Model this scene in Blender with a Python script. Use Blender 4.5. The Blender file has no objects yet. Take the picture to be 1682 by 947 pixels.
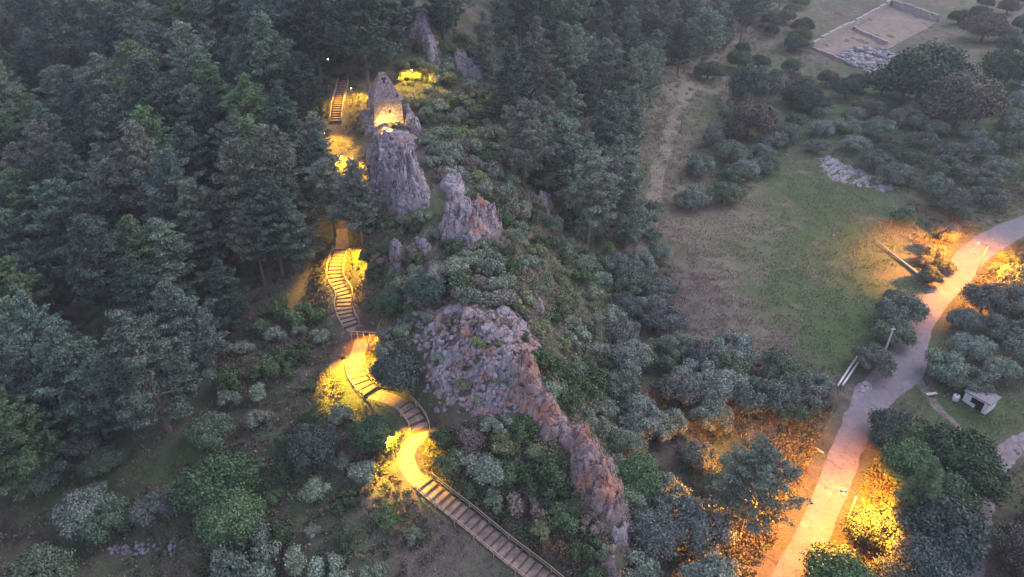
import bpy, math, random
import numpy as np
from mathutils import Vector, Matrix
R = math.radians
random.seed(7); rng = np.random.default_rng(11)
scene = bpy.context.scene
C = bpy.data.collections.new("Collection"); scene.collection.children.link(C)

# ------------------------------------------------------------------ camera
PITCH = 33.3; CAMH = 70.0; F = 1137.0
cam = bpy.data.cameras.new("camera"); co = bpy.data.objects.new("camera", cam)
scene.collection.objects.link(co); scene.camera = co
cam.sensor_width = 36; cam.lens = F / 1682 * 36; cam.clip_end = 5000; cam.clip_start = 1
co.location = (0, 0, CAMH); co.rotation_euler = (R(90 - PITCH), 0, 0)
# ------------------------------------------------------------------ world
SUN_EL, SUN_AZ = 4.0, 62.0          # after-glow low to the upper right
w = bpy.data.worlds.new("World"); scene.world = w; w.use_nodes = True
nt = w.node_tree; bgn = nt.nodes["Background"]
sky = nt.nodes.new("ShaderNodeTexSky"); sky.sky_type = 'NISHITA'; sky.sun_disc = False
sky.sun_elevation = R(SUN_EL); sky.sun_rotation = R(SUN_AZ); sky.altitude = 200
sky.air_density = 1.0; sky.dust_density = 2.0; sky.ozone_density = 1.5
tint = nt.nodes.new("ShaderNodeMix"); tint.data_type = 'RGBA'; tint.blend_type = 'MIX'
tint.inputs[0].default_value = 0.75
nt.links.new(sky.outputs[0], tint.inputs[6]); tint.inputs[7].default_value = (1.04, 1.05, 1.5, 1)   # thin overcast over the dusk sky
nt.links.new(tint.outputs[2], bgn.inputs[0]); bgn.inputs[1].default_value = 0.15
sl = bpy.data.lights.new("sun", 'SUN'); so = bpy.data.objects.new("sun", sl); scene.collection.objects.link(so)
sl.energy = 0.42; sl.angle = R(35); sl.color = (1.0, 0.9, 0.95)
so.rotation_euler = (R(50), 0, R(118))   # soft glow from the right
scene.view_settings.view_transform = 'Standard'; scene.view_settings.look = 'None'
scene.view_settings.gamma = 1; scene.view_settings.exposure = 2.45
scene.render.engine = 'CYCLES'
scene.cycles.max_bounces = 4; scene.cycles.diffuse_bounces = 2; scene.cycles.glossy_bounces = 1
scene.cycles.transmission_bounces = 2; scene.cycles.volume_bounces = 0; scene.cycles.transparent_max_bounces = 4
scene.cycles.use_denoising = True
scene.cycles.sample_clamp_indirect = 4

# ------------------------------------------------------------------ projection (to lay objects out on the ground)
th = R(PITCH); FW = np.array([0, math.cos(th), -math.sin(th)]); UP = np.array([0, math.sin(th), math.cos(th)])
CAMP = np.array([0, 0, CAMH])
def ray(px, py):
    d = FW * F + np.array([1., 0, 0]) * (px - 841) + UP * (473.5 - py)
    return d / np.linalg.norm(d)
def proj(x, y, z):
    v = np.stack([np.asarray(x, float), np.asarray(y, float), np.asarray(z, float) - CAMH], -1)
    d = v @ FW
    return 841 + v[..., 0] / d * F, 473.5 - (v @ UP) / d * F
def atz(px, py, z):
    d = ray(px, py); t = (z - CAMH) / d[2]; p = CAMP + d * t
    return p[0], p[1]

# ------------------------------------------------------------------ noise
def h2(ix, iy, s=0):
    n = (ix.astype(np.int64) * 374761393 + iy.astype(np.int64) * 668265263 + s * 69069) & 0xffffffff
    n = ((n ^ (n >> 13)) * 1274126177) & 0xffffffff
    return ((n ^ (n >> 16)) & 0xffff) / 65535.0
def vnoise(x, y, s=0):
    ix = np.floor(x); iy = np.floor(y); fx = x - ix; fy = y - iy
    fx = fx * fx * (3 - 2 * fx); fy = fy * fy * (3 - 2 * fy)
    a = h2(ix, iy, s); b = h2(ix + 1, iy, s); c = h2(ix, iy + 1, s); d = h2(ix + 1, iy + 1, s)
    return (a * (1 - fx) + b * fx) * (1 - fy) + (c * (1 - fx) + d * fx) * fy
def fbm(x, y, s=0, o=4):
    r = 0; a = .5
    for k in range(o):
        r = r + a * (vnoise(x, y, s + k) - .5); x = x * 2.03 + 5.1; y = y * 2.03 + 1.7; a *= .5
    return r
def facets(x, y, scale, s):
    """piecewise planar rock facets"""
    x = x / scale; y = y / scale
    best = np.full(x.shape, 1e9); val = np.zeros(x.shape); ix = np.floor(x); iy = np.floor(y)
    for dx in (-1, 0, 1):
        for dy in (-1, 0, 1):
            cx = ix + dx; cy = iy + dy
            qx = cx + h2(cx, cy, s); qy = cy + h2(cx, cy, s + 9)
            d = (x - qx) ** 2 + (y - qy) ** 2
            v = (h2(cx, cy, s + 17) - .5) + (x - qx) * (h2(cx, cy, s + 23) - .5) * 1.6 + (y - qy) * (h2(cx, cy, s + 31) - .5) * 1.6
            m = d < best; best = np.where(m, d, best); val = np.where(m, v, val)
    return val

# ------------------------------------------------------------------ terrain
PATHPX = [(930,985,3.3),(885,947,4.0),(830,905,4.7),(770,855,5.6),(715,812,6.4),(682,782,7.0),(667,755,7.4),(672,733,7.8),
          (690,708,8.1),(674,678,8.8),(646,656,9.1),(608,643,9.4),(588,620,9.8),(585,590,10.2),(592,565,10.7),(600,545,11.0),
          (577,535,11.2),(565,508,11.9),(566,485,12.4),(552,460,13.0),(553,435,13.7),(562,405,14.4),(560,375,15.3),
          (570,330,17.6),(572,290,20.0),(560,262,21.6),(548,235,23.0),(552,200,24.6),(556,172,26.0),(562,150,26.9),(568,132,27.4),(600,135,27.6),(640,145,27.8)]
CP = PATHPX + [
 # ridge crest
 (638,205,24.5),(640,165,27.5),(690,60,34),(750,0,38),(655,240,24.5),(670,300,23.5),(760,330,21.5),(790,380,20),(740,430,19),(760,500,18),(820,520,17.5),
 (860,600,15.5),(900,660,13.2),(950,730,11),(985,790,9),(1010,850,7),(1000,940,4.4),(990,1010,3),
 # left flank of the ridge
 (640,420,17),(620,340,20.0),(650,560,14),(680,640,11.5),(760,720,9.5),(800,780,8),(870,840,6.5),(900,900,5),(600,470,14.2),
 # right flank and valley
 (760,130,26),(800,250,21),(880,300,13),(860,400,15.5),(900,480,11.5),(940,560,7.5),(960,640,5),(1010,740,2.5),(1050,840,1),(1060,940,0.5),
 (1000,560,3),(960,420,6),(1000,330,4.5),(900,200,15),(980,120,12),(1000,40,14),(850,60,25),(1120,150,4.5),(1130,60,6),(1080,300,2.2),(1050,450,1.5),(1090,600,.6),(1100,720,.3),
 (900,-10,30),(1100,-10,15),(1300,-10,8),(1500,0,7),(1682,0,8),(1200,200,2),(1400,200,0.8),(1682,200,0.5),(1400,80,3),(1600,100,3.5),
 (1150,420,.5),(1150,520,.3),(1300,300,0.3),(1300,430,0),(1400,500,0),(1300,600,0),(1200,700,0),(1200,850,0),(1200,947,0),
 (1310,930,0),(1400,760,0),(1450,640,0),(1520,520,0),(1590,420,0),(1682,360,.3),(1682,500,0),(1682,650,-.3),(1600,800,-.6),(1500,900,-.3),(1682,930,-1),(1750,750,-1),
 # left hill side
 (300,-20,32),(500,-20,34),(50,-20,27),(-100,0,26),(450,100,27),(480,200,23.5),(400,300,17.5),(480,330,17.5),(300,200,19),(200,300,13),(80,200,15),(-60,200,13),(0,400,7.5),(200,450,8),(400,420,11.5),(480,430,13),
 (300,550,7.5),(450,530,9.5),(500,600,9.2),(400,640,7.5),(300,700,5.5),(500,700,7.5),(580,720,7.6),(560,800,5.6),(620,850,5.6),(700,900,4.6),(450,850,4),(300,850,2.5),(0,600,3.5),(100,700,2.5),(0,800,1),(150,900,0.6),(0,940,0),(400,947,2),(600,947,3.5),(780,947,3.8)]
P = []
for a in CP:
    x, y = atz(a[0], a[1], a[2]); P.append((x, y, a[2]))
for a in [(-420,0,6),(-420,200,18),(-300,450,48),(0,450,60),(200,480,26),(450,450,14),(450,200,2),(450,0,-2),(250,-150,-4),(0,-150,-6),(-200,-150,-6),(-400,-150,0),
          (0,10,1.5),(-60,10,0),(60,10,-.5),(0,620,50),(-420,620,60),(450,620,20),(-160,120,8),(-200,60,3),(-130,320,38),(60,330,30)]:
    P.append(a)
P = np.array(P, float)
def tpsk(r2): return np.where(r2 > 1e-9, .5 * r2 * np.log(r2 + 1e-12), 0)
SC = 100.
A = P[:, :2] / SC; n = len(A)
K = tpsk(((A[:, None] - A[None]) ** 2).sum(-1)) + np.eye(n) * 0.0012
Q = np.c_[np.ones(n), A]
M = np.block([[K, Q], [Q.T, np.zeros((3, 3))]])
sol = np.linalg.solve(M, np.r_[P[:, 2], 0, 0, 0])
def tps(x, y):
    s = x.shape; X = np.stack([x.ravel(), y.ravel()], -1) / SC; out = np.zeros(len(X))
    for i in range(0, len(X), 20000):
        b = X[i:i + 20000]
        out[i:i + 20000] = tpsk(((b[:, None] - A[None]) ** 2).sum(-1)) @ sol[:n] + sol[n] + b @ sol[n + 1:]
    return out.reshape(s)
def axis(a, b, step, lo, hi):
    mid = list(np.arange(a, b, step)); l = []; g = step; v = a
    while v > lo: g *= 1.25; v -= g; l.append(v)
    r = []; g = step; v = mid[-1]
    while v < hi: g *= 1.25; v += g; r.append(v)
    return np.array(l[::-1] + mid + r)
gx = axis(-125, 165, .7, -900, 900); gy = axis(30, 270, .7, -400, 1300)
GX, GY = np.meshgrid(gx, gy)
cxx = np.clip(GX, -430, 460); cyy = np.clip(GY, -160, 640)
Z = tps(cxx, cyy)
def polyline_dist(x, y, pts):
    """distance to polyline and interpolated height"""
    d = np.full(x.shape, 1e9); hz = np.zeros(x.shape)
    for a, b in zip(pts[:-1], pts[1:]):
        ax, ay, az = a; bx, by, bz = b; vx, vy = bx - ax, by - ay
        t = np.clip(((x - ax) * vx + (y - ay) * vy) / (vx * vx + vy * vy + 1e-9), 0, 1)
        q = np.hypot(x - ax - t * vx, y - ay - t * vy); m = q < d
        d = np.where(m, q, d); hz = np.where(m, az + t * (bz - az), hz)
    return d, hz
def smooth(a, b, v):
    t = np.clip((v - a) / (b - a), 0, 1); return t * t * (3 - 2 * t)
def catmull(pts, k=6):
    pts = [np.array(p, float) for p in pts]; out = []
    q = [2 * pts[0] - pts[1]] + pts + [2 * pts[-1] - pts[-2]]
    for i in range(1, len(q) - 2):
        for j in range(k):
            t = j / k; a, b, c, d = q[i - 1:i + 3]
            out.append(.5 * (2 * b + (c - a) * t + (2 * a - 5 * b + 4 * c - d) * t * t + (3 * b - a - 3 * c + d) * t ** 3))
    out.append(pts[-1]); return out
def pxline(l, z=None):
    o = []
    for a in l:
        zz = a[2] if len(a) > 2 else z; x, y = atz(a[0], a[1], zz); o.append((x, y, zz))
    return o
PATHW = catmull(pxline(PATHPX), 5)
ROADPX = [((1195,1090),(1290,1080)),((1262,947),(1347,935)),((1298,885),(1372,868)),((1328,818),(1394,812)),((1354,752),(1416,754)),((1375,705),(1437,710)),((1390,665),(1458,680)),((1402,634),(1482,650)),((1438,600),(1520,626)),
          ((1462,567),(1525,592)),((1483,536),(1530,552)),((1504,502),(1548,518)),((1524,470),(1573,487)),((1545,440),(1600,459)),((1573,408),(1626,428)),((1612,380),(1664,400)),((1662,358),(1716,376)),((1745,335),(1790,350))]
RL = catmull([(*atz(*a_, 0.0), 0.0) for a_, b_ in ROADPX], 6); RR = catmull([(*atz(*b_, 0.0), 0.0) for a_, b_ in ROADPX], 6)
ROADC = [(p + q) / 2 for p, q in zip(RL, RR)]
TRACKC = catmull(pxline([(1560,1040,-1),(1594,947,-1),(1602,880,-.9),(1620,800,-.8),(1640,758,-.7),(1685,725,-.6),(1760,690,-.5)]), 6)
LANEC = catmull(pxline([(1500,610,0),(1535,665,-.1),(1560,690,-.3),(1600,720,-.5),(1650,745,-.7)]), 6)
Z = Z + fbm(GX / 6, GY / 6, 3, 4) * 1.5
dR, _ = polyline_dist(GX, GY, ROADC); Z = Z * smooth(4.5, 11, dR) + (-.02) * (1 - smooth(4.5, 11, dR))
fieldm = np.exp(-(((GX - 62) / 38) ** 4 + ((GY - 122) / 42) ** 4))
Z = Z * (1 - .6 * fieldm) + fieldm * .6 * (fbm(GX / 14, GY / 14, 9, 3) * .8)
dT, hT = polyline_dist(GX, GY, TRACKC); m = smooth(1.6, 5, dT); Z = Z * m + (hT - .02) * (1 - m)
dP, hP = polyline_dist(GX, GY, PATHW); m = smooth(1.5, 4.0, dP); Z = Z * m + (hP - .10) * (1 - m)
roughm = smooth(3.2, 6, dR) * smooth(1.4, 2.2, dP) * (1 - .75 * fieldm)
Z = Z + roughm * (fbm(GX / 1.6, GY / 1.6, 21, 4) * .42)
TXY = atz(636, 200, 25.0)
dtw = np.hypot(GX - TXY[0], GY - TXY[1]); m = smooth(3.5, 7, dtw); Z = Z * m + 24.9 * (1 - m)
def H(x, y):
    x = np.asarray(x, float); y = np.asarray(y, float)
    i = np.clip(np.searchsorted(gx, x) - 1, 0, len(gx) - 2); j = np.clip(np.searchsorted(gy, y) - 1, 0, len(gy) - 2)
    fx = (x - gx[i]) / (gx[i + 1] - gx[i]); fy = (y - gy[j]) / (gy[j + 1] - gy[j])
    return (Z[j, i] * (1 - fx) + Z[j, i + 1] * fx) * (1 - fy) + (Z[j + 1, i] * (1 - fx) + Z[j + 1, i + 1] * fx) * fy
def G(px, py, off=0.0):
    """ground point under the point seen at px,py that stands `off` above the ground"""
    d = ray(px, py); t = np.arange(40, 900, .25); p = CAMP + d[None] * t[:, None]
    s = p[:, 2] - H(p[:, 0], p[:, 1]) - off; k = np.argmax(s < 0)
    if s[k] >= 0: k = len(t) - 1
    q = p[k]; return float(q[0]), float(q[1]), float(H(q[0], q[1]))

# ------------------------------------------------------------------ tags and mesh helpers
def tag(o, label=None, cat=None, group=None, kind=None):
    if label: o['label'] = label
    if cat: o['category'] = cat
    if group: o['group'] = group
    if kind: o['kind'] = kind
    return o
def link(name, me, mats=None, parent=None, loc=None):
    o = bpy.data.objects.new(name, me); C.objects.link(o)
    if mats is not None:
        for m_ in (mats if isinstance(mats, (list, tuple)) else [mats]): me.materials.append(m_)
    if parent: o.parent = parent
    if loc is not None: o.location = loc
    return o
def empty(name, loc, rz=0):
    o = bpy.data.objects.new(name, None); C.objects.link(o); o.location = loc; o.rotation_euler = (0, 0, rz)
    o.empty_display_size = .5; return o
def mesh_np(name, V, Fq, smoothf=False):
    """V (n,3), Fq (m,k)"""
    me = bpy.data.meshes.new(name); V = np.asarray(V, np.float32); Fq = np.asarray(Fq, np.int32)
    m_, k = Fq.shape
    me.vertices.add(len(V)); me.vertices.foreach_set("co", V.ravel())
    me.loops.add(m_ * k); me.loops.foreach_set("vertex_index", Fq.ravel())
    me.polygons.add(m_); me.polygons.foreach_set("loop_start", np.arange(0, m_ * k, k, dtype=np.int32))
    me.polygons.foreach_set("loop_total", np.full(m_, k, np.int32))
    if smoothf: me.polygons.foreach_set("use_smooth", np.ones(m_, bool))
    me.update(calc_edges=True); return me
class MB:
    def __init__(s): s.v = []; s.f = []
    def add(s, vs, fs):
        b = len(s.v); s.v += [tuple(v) for v in vs]; s.f += [tuple(b + i for i in f) for f in fs]; return s
    def box(s, c, size, rz=0, M=None, taper=1.0):
        x, y, z = [q / 2 for q in size]; vs = []
        for sz in (-1, 1):
            t = taper if sz > 0 else 1
            for sx, sy in ((-1, -1), (1, -1), (1, 1), (-1, 1)):
                v = Vector((sx * x * t, sy * y * t, sz * z))
                if M: v = M @ v
                if rz: v = Matrix.Rotation(rz, 3, 'Z') @ v
                vs.append(v + Vector(c))
        return s.add(vs, [(0, 3, 2, 1), (4, 5, 6, 7), (0, 1, 5, 4), (1, 2, 6, 5), (2, 3, 7, 6), (3, 0, 4, 7)])
    def tube(s, pts, rad, n=6, cap=True):
        pts = [Vector(p) for p in pts]; rings = []
        if not isinstance(rad, (list, tuple)): rad = [rad] * len(pts)
        for i, p in enumerate(pts):
            d = (pts[min(i + 1, len(pts) - 1)] - pts[max(i - 1, 0)]).normalized()
            a = d.cross(Vector((0, 0, 1)));  a = Vector((1, 0, 0)) if a.length < .05 else a.normalized(); b = d.cross(a)
            rings.append([p + (a * math.cos(2 * math.pi * k / n) + b * math.sin(2 * math.pi * k / n)) * rad[i] for k in range(n)])
        vs = [v for r_ in rings for v in r_]; fs = []
        for i in range(len(pts) - 1):
            for k in range(n): fs.append((i * n + k, i * n + (k + 1) % n, (i + 1) * n + (k + 1) % n, (i + 1) * n + k))
        if cap: fs.append(tuple(range(n))[::-1]); fs.append(tuple((len(pts) - 1) * n + k for k in range(n)))
        return s.add(vs, fs)
    def lathe(s, prof, c=(0, 0, 0), n=12):
        vs = []; fs = []
        for r_, z in prof:
            for k in range(n): vs.append((c[0] + r_ * math.cos(2 * math.pi * k / n), c[1] + r_ * math.sin(2 * math.pi * k / n), c[2] + z))
        for i in range(len(prof) - 1):
            for k in range(n): fs.append((i * n + k, i * n + (k + 1) % n, (i + 1) * n + (k + 1) % n, (i + 1) * n + k))
        return s.add(vs, fs)
    def build(s, name, mats, parent=None, loc=None, sm=False):
        me = bpy.data.meshes.new(name); me.from_pydata(s.v, [], s.f)
        if sm: me.polygons.foreach_set("use_smooth", [True] * len(me.polygons))
        me.update(); return link(name, me, mats, parent, loc)

# ------------------------------------------------------------------ materials
def newmat(name):
    m_ = bpy.data.materials.new(name); m_.use_nodes = True; t = m_.node_tree
    return m_, t, t.nodes, t.links, t.nodes["Principled BSDF"]
def N(t, typ, **k):
    n_ = t.nodes.new(typ)
    for a, b in k.items(): setattr(n_, a, b)
    return n_
def ramp(t, fac, stops):
    r_ = N(t, "ShaderNodeValToRGB"); e = r_.color_ramp.elements
    while len(e) < len(stops): e.new(.5)
    for q, (p, c) in zip(e, stops): q.position = p; q.color = (*c, 1)
    t.links.new(fac, r_.inputs[0]); return r_.outputs[0]
def noise(t, scale, detail=4, rough=.6, coord='Object', dist=0.0):
    tc = N(t, "ShaderNodeTexCoord"); n_ = N(t, "ShaderNodeTexNoise")
    n_.inputs["Scale"].default_value = scale; n_.inputs["Detail"].default_value = detail; n_.inputs["Roughness"].default_value = rough
    n_.inputs["Distortion"].default_value = dist
    t.links.new(tc.outputs[coord], n_.inputs["Vector"]); return n_.outputs["Fac"]
def bump(t, p, h, strength, dist):
    b = N(t, "ShaderNodeBump"); b.inputs["Strength"].default_value = strength; b.inputs["Distance"].default_value = dist
    t.links.new(h, b.inputs["Height"]); t.links.new(b.outputs[0], p.inputs["Normal"])
def mix(t, f, a, b, mode='MIX'):
    m_ = N(t, "ShaderNodeMix", data_type='RGBA', blend_type=mode)
    for s, v in ((0, f), (6, a), (7, b)):
        if hasattr(v, 'is_linked'): t.links.new(v, m_.inputs[s])
        elif s == 0: m_.inputs[0].default_value = v
        else: m_.inputs[s].default_value = (*v, 1)
    return m_.outputs[2]
def simple(name, stops, scale=3, rough=.8, bmp=.3, bd=.05, metal=0, detail=5):
    m_, t, nn, l, p = newmat(name); f = noise(t, scale, detail)
    l.new(ramp(t, f, stops), p.inputs["Base Color"]); p.inputs["Roughness"].default_value = rough
    p.inputs["Metallic"].default_value = metal
    if bmp: bump(t, p, f, bmp, bd)
    return m_
def leafmat(name, spread=.45, trans=.15):
    m_, t, nn, l, p = newmat(name)
    oi = N(t, "ShaderNodeObjectInfo"); ge = N(t, "ShaderNodeNewGeometry")
    mr = N(t, "ShaderNodeMapRange"); mr.inputs[3].default_value = 1 - spread; mr.inputs[4].default_value = 1 + spread
    l.new(ge.outputs["Random Per Island"], mr.inputs[0])
    n2 = noise(t, .55, 2); m2 = N(t, "ShaderNodeMapRange"); m2.inputs[1].default_value = .3; m2.inputs[2].default_value = .7; m2.inputs[3].default_value = .7; m2.inputs[4].default_value = 1.3
    l.new(n2, m2.inputs[0])
    mu = N(t, "ShaderNodeMath", operation='MULTIPLY'); l.new(mr.outputs[0], mu.inputs[0]); l.new(m2.outputs[0], mu.inputs[1])
    vm = N(t, "ShaderNodeVectorMath", operation='SCALE'); l.new(oi.outputs["Color"], vm.inputs[0]); l.new(mu.outputs[0], vm.inputs[3])
    l.new(vm.outputs[0], p.inputs["Base Color"]); p.inputs["Roughness"].default_value = .65
    p.inputs["Specular IOR Level"].default_value = .25
    return m_
LEAF = leafmat("leaf")
BARK = simple("bark", [(.3, (.07, .055, .05)), (.7, (.22, .18, .16))], 6, .9, .6, .05)
PALEWOOD = simple("weathered_wood", [(.3, (.25, .22, .19)), (.7, (.55, .5, .45))], 5, .85, .4, .03)

def groundmat():
    m_, t, nn, l, p = newmat("ground")
    at = N(t, "ShaderNodeAttribute", attribute_name="soil"); at2 = N(t, "ShaderNodeAttribute", attribute_name="cover")
    n1 = noise(t, .35, 8, .7, 'Object', .6); n2 = noise(t, 3.2, 6, .75); n3 = noise(t, 14, 3, .7); n0 = noise(t, .09, 5, .65, 'Object', 1.2)
    soil = ramp(t, n1, [(.25, (.08, .066, .06)), (.45, (.14, .118, .108)), (.62, (.22, .19, .18)), (.8, (.34, .3, .29))])
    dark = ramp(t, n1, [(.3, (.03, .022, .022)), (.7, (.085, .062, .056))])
    green = ramp(t, n2, [(.25, (.06, .09, .042)), (.5, (.115, .17, .078)), (.75, (.2, .25, .13))])
    dry = ramp(t, n2, [(.25, (.14, .125, .092)), (.5, (.27, .24, .18)), (.78, (.42, .37, .29))])
    sep = N(t, "ShaderNodeSeparateColor"); l.new(at.outputs[0], sep.inputs[0])
    def grad(ch, nz, amt):
        a = N(t, "ShaderNodeMath", operation='MULTIPLY_ADD'); l.new(nz, a.inputs[0]); a.inputs[1].default_value = amt; a.inputs[2].default_value = -amt / 2
        b = N(t, "ShaderNodeMath", operation='ADD'); l.new(ch, b.inputs[0]); l.new(a.outputs[0], b.inputs[1])
        c = N(t, "ShaderNodeMapRange"); c.inputs[1].default_value = .3; c.inputs[2].default_value = .7; l.new(b.outputs[0], c.inputs[0]); return c.outputs[0]
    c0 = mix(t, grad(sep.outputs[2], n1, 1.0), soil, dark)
    c1 = mix(t, grad(sep.outputs[1], n1, 1.3), c0, dry)
    c2 = mix(t, grad(sep.outputs[0], n0, 1.4), c1, green)
    spk = N(t, "ShaderNodeMapRange"); spk.inputs[1].default_value = .3; spk.inputs[2].default_value = .72; spk.inputs[3].default_value = .62; spk.inputs[4].default_value = 1.35
    l.new(n3, spk.inputs[0])
    vm = N(t, "ShaderNodeVectorMath", operation='SCALE'); l.new(c2, vm.inputs[0]); l.new(spk.outputs[0], vm.inputs[3])
    l.new(vm.outputs[0], p.inputs["Base Color"]); p.inputs["Roughness"].default_value = .95; p.inputs["Specular IOR Level"].default_value = .1
    ad = N(t, "ShaderNodeMath", operation='ADD'); l.new(n2, ad.inputs[0]); l.new(n3, ad.inputs[1]); bump(t, p, ad.outputs[0], .9, .35)
    return m_

# ------------------------------------------------------------------ ground mesh with soil attribute
def inpoly(px, py, poly):
    c = np.zeros(np.shape(px), bool); n_ = len(poly)
    for i in range(n_):
        x1, y1 = poly[i]; x2, y2 = poly[(i + 1) % n_]
        if y1 == y2: continue
        k = ((y1 > py) != (y2 > py)) & (px < (x2 - x1) * (py - y1) / (y2 - y1) + x1); c ^= k
    return c
VX = GX.ravel(); VY = GY.ravel(); VZ = Z.ravel()
front = VY > 5
ppx, ppy = proj(VX, np.where(front, VY, 5), VZ)
nsx = fbm(VX / 9, VY / 9, 40, 3) * 90; nsy = fbm(VX / 9, VY / 9, 50, 3) * 60
qx = ppx + nsx; qy = ppy + nsy
def gblob(cx, cy, rx, ry): return np.exp(-(((qx - cx) / rx) ** 2 + ((qy - cy) / ry) ** 2))
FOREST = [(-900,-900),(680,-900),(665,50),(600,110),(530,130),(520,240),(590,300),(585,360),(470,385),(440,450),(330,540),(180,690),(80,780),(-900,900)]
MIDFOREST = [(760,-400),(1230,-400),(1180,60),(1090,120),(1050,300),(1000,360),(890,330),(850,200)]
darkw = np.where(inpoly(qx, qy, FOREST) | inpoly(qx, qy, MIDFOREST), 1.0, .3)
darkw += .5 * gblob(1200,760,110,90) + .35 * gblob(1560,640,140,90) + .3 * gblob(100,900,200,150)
greenw = .42 + .06 * gblob(1330,420,200,110) + .55 * gblob(1375,540,100,70) + .3 * gblob(1240,470,60,30) + .35 * gblob(1400,390,130,35) + .2 * gblob(1330,320,110,35) + .45 * gblob(1500,200,260,90) + .35 * gblob(1000,650,50,110) + .25 * gblob(400,800,250,100) + .3 * gblob(1600,690,90,60) + .3 * gblob(1060,440,50,50)
greenw -= .4 * gblob(1150,480,90,60) + .35 * gblob(1240,560,130,40) + .3 * gblob(1150,350,90,40) + .2 * gblob(1120,130,40,140)
dryw = .42 + .35 * gblob(1300,400,190,120) + .5 * gblob(1130,130,50,120) + .45 * gblob(1180,330,60,50) + .3 * gblob(870,400,90,90) + .35 * gblob(1640,30,80,60) + .2 * gblob(1260,20,60,40)
dryw -= .25 * gblob(1120,490,70,50) + .35 * gblob(500,620,250,130)
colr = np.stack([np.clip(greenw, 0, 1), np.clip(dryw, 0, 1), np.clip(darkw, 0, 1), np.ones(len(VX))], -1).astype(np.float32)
nx, ny = len(gx), len(gy)
ii, jj = np.meshgrid(np.arange(nx - 1), np.arange(ny - 1)); b0 = (jj * nx + ii).ravel()
me = mesh_np("ground", np.stack([VX, VY, VZ], -1), np.stack([b0, b0 + 1, b0 + 1 + nx, b0 + nx], -1), True)
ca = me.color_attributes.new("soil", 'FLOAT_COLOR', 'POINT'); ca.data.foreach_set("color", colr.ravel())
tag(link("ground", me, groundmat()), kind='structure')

# ------------------------------------------------------------------ road, tracks
def ribbon(name, pts, widths, mat, lift=.03, edge=.35, seed=1, rows=9, skirt=.25, base=None):
    pts = [Vector(p) for p in pts]; V = []; Fc = []; s = 0
    fine = []
    for a, b in zip(pts[:-1], pts[1:]):
        k = max(1, int((b - a).length / .6))
        for q in range(k): fine.append(a.lerp(b, q / k))
    fine.append(pts[-1]); nfin = len(fine)
    for i, p in enumerate(fine):
        d = (fine[min(i + 2, nfin - 1)] - fine[max(i - 2, 0)]); d.z = 0; d.normalize(); nrm = Vector((d.y, -d.x, 0))
        u = i / (nfin - 1); wl, wr = widths(u, p)
        wl += fbm(np.array([i * .12]), np.array([1.3]), seed, 3)[0] * edge * 3; wr += fbm(np.array([i * .12]), np.array([8.3]), seed + 5, 3)[0] * edge * 3
        for k in range(rows):
            f = k / (rows - 1); off = -wl + (wl + wr) * f
            q = p + nrm * off; z = float(H(q.x, q.y)) if base is None else base(p, q)
            zz = z + lift if 0 < k < rows - 1 else z - skirt * .3
            V.append((q.x, q.y, zz))
        if i:
            for k in range(rows - 1):
                a0 = (i - 1) * rows + k; Fc.append((a0, a0 + rows, a0 + rows + 1, a0 + 1))
    me = mesh_np(name, V, Fc, True); return link(name, me, mat)
def roadmat():
    m_, t, nn, l, p = newmat("asphalt")
    n1 = noise(t, .22, 6, .65, 'Object', .8); n2 = noise(t, 7, 5, .8); n3 = noise(t, 1.3, 5, .7, 'Object', .3)
    c = ramp(t, n1, [(.3, (.12, .108, .128)), (.5, (.175, .155, .18)), (.7, (.25, .222, .25))])
    c2 = mix(t, ramp(t, n3, [(.45, (0, 0, 0)), (.6, (1, 1, 1))]), c, ramp(t, n2, [(.3, (.1, .09, .105)), (.7, (.22, .195, .22))]))
    v = N(t, "ShaderNodeTexVoronoi", feature='DISTANCE_TO_EDGE'); v.inputs["Scale"].default_value = .35
    tc = N(t, "ShaderNodeTexCoord"); nz = N(t, "ShaderNodeTexNoise"); nz.inputs["Scale"].default_value = .9; nz.inputs["Detail"].default_value = 4
    l.new(tc.outputs["Object"], nz.inputs["Vector"])
    va = N(t, "ShaderNodeVectorMath", operation='MULTIPLY_ADD'); l.new(nz.outputs["Color"], va.inputs[0]); va.inputs[1].default_value = (2.5, 2.5, 0); l.new(tc.outputs["Object"], va.inputs[2])
    l.new(va.outputs[0], v.inputs["Vector"])
    cr = ramp(t, v.outputs["Distance"], [(.0, (.55, .55, .55)), (.02, (1, 1, 1))])
    c3 = mix(t, 1.0, c2, cr, 'MULTIPLY')
    l.new(c3, p.inputs["Base Color"]); p.inputs["Roughness"].default_value = .85; bump(t, p, n2, .35, .03)
    return m_
ROADM = roadmat()
DIRT = simple("packed_dirt", [(.3, (.13, .11, .115)), (.55, (.22, .19, .2)), (.75, (.31, .27, .28))], 1.1, .95, .5, .12, detail=8)
FIELD_EARTH = simple("field_earth", [(.3, (.1, .085, .075)), (.55, (.17, .145, .13)), (.75, (.26, .23, .21))], 1.1, .95, .5, .12, detail=8)
def rw(u, p):
    y = p.y
    wr = 2.55 + 3.0 * math.exp(-((y - 84) / 5.5) ** 2); wl = 2.5 + 1.6 * math.exp(-((y - 72) / 6.) ** 2)
    return wl, wr
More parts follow.
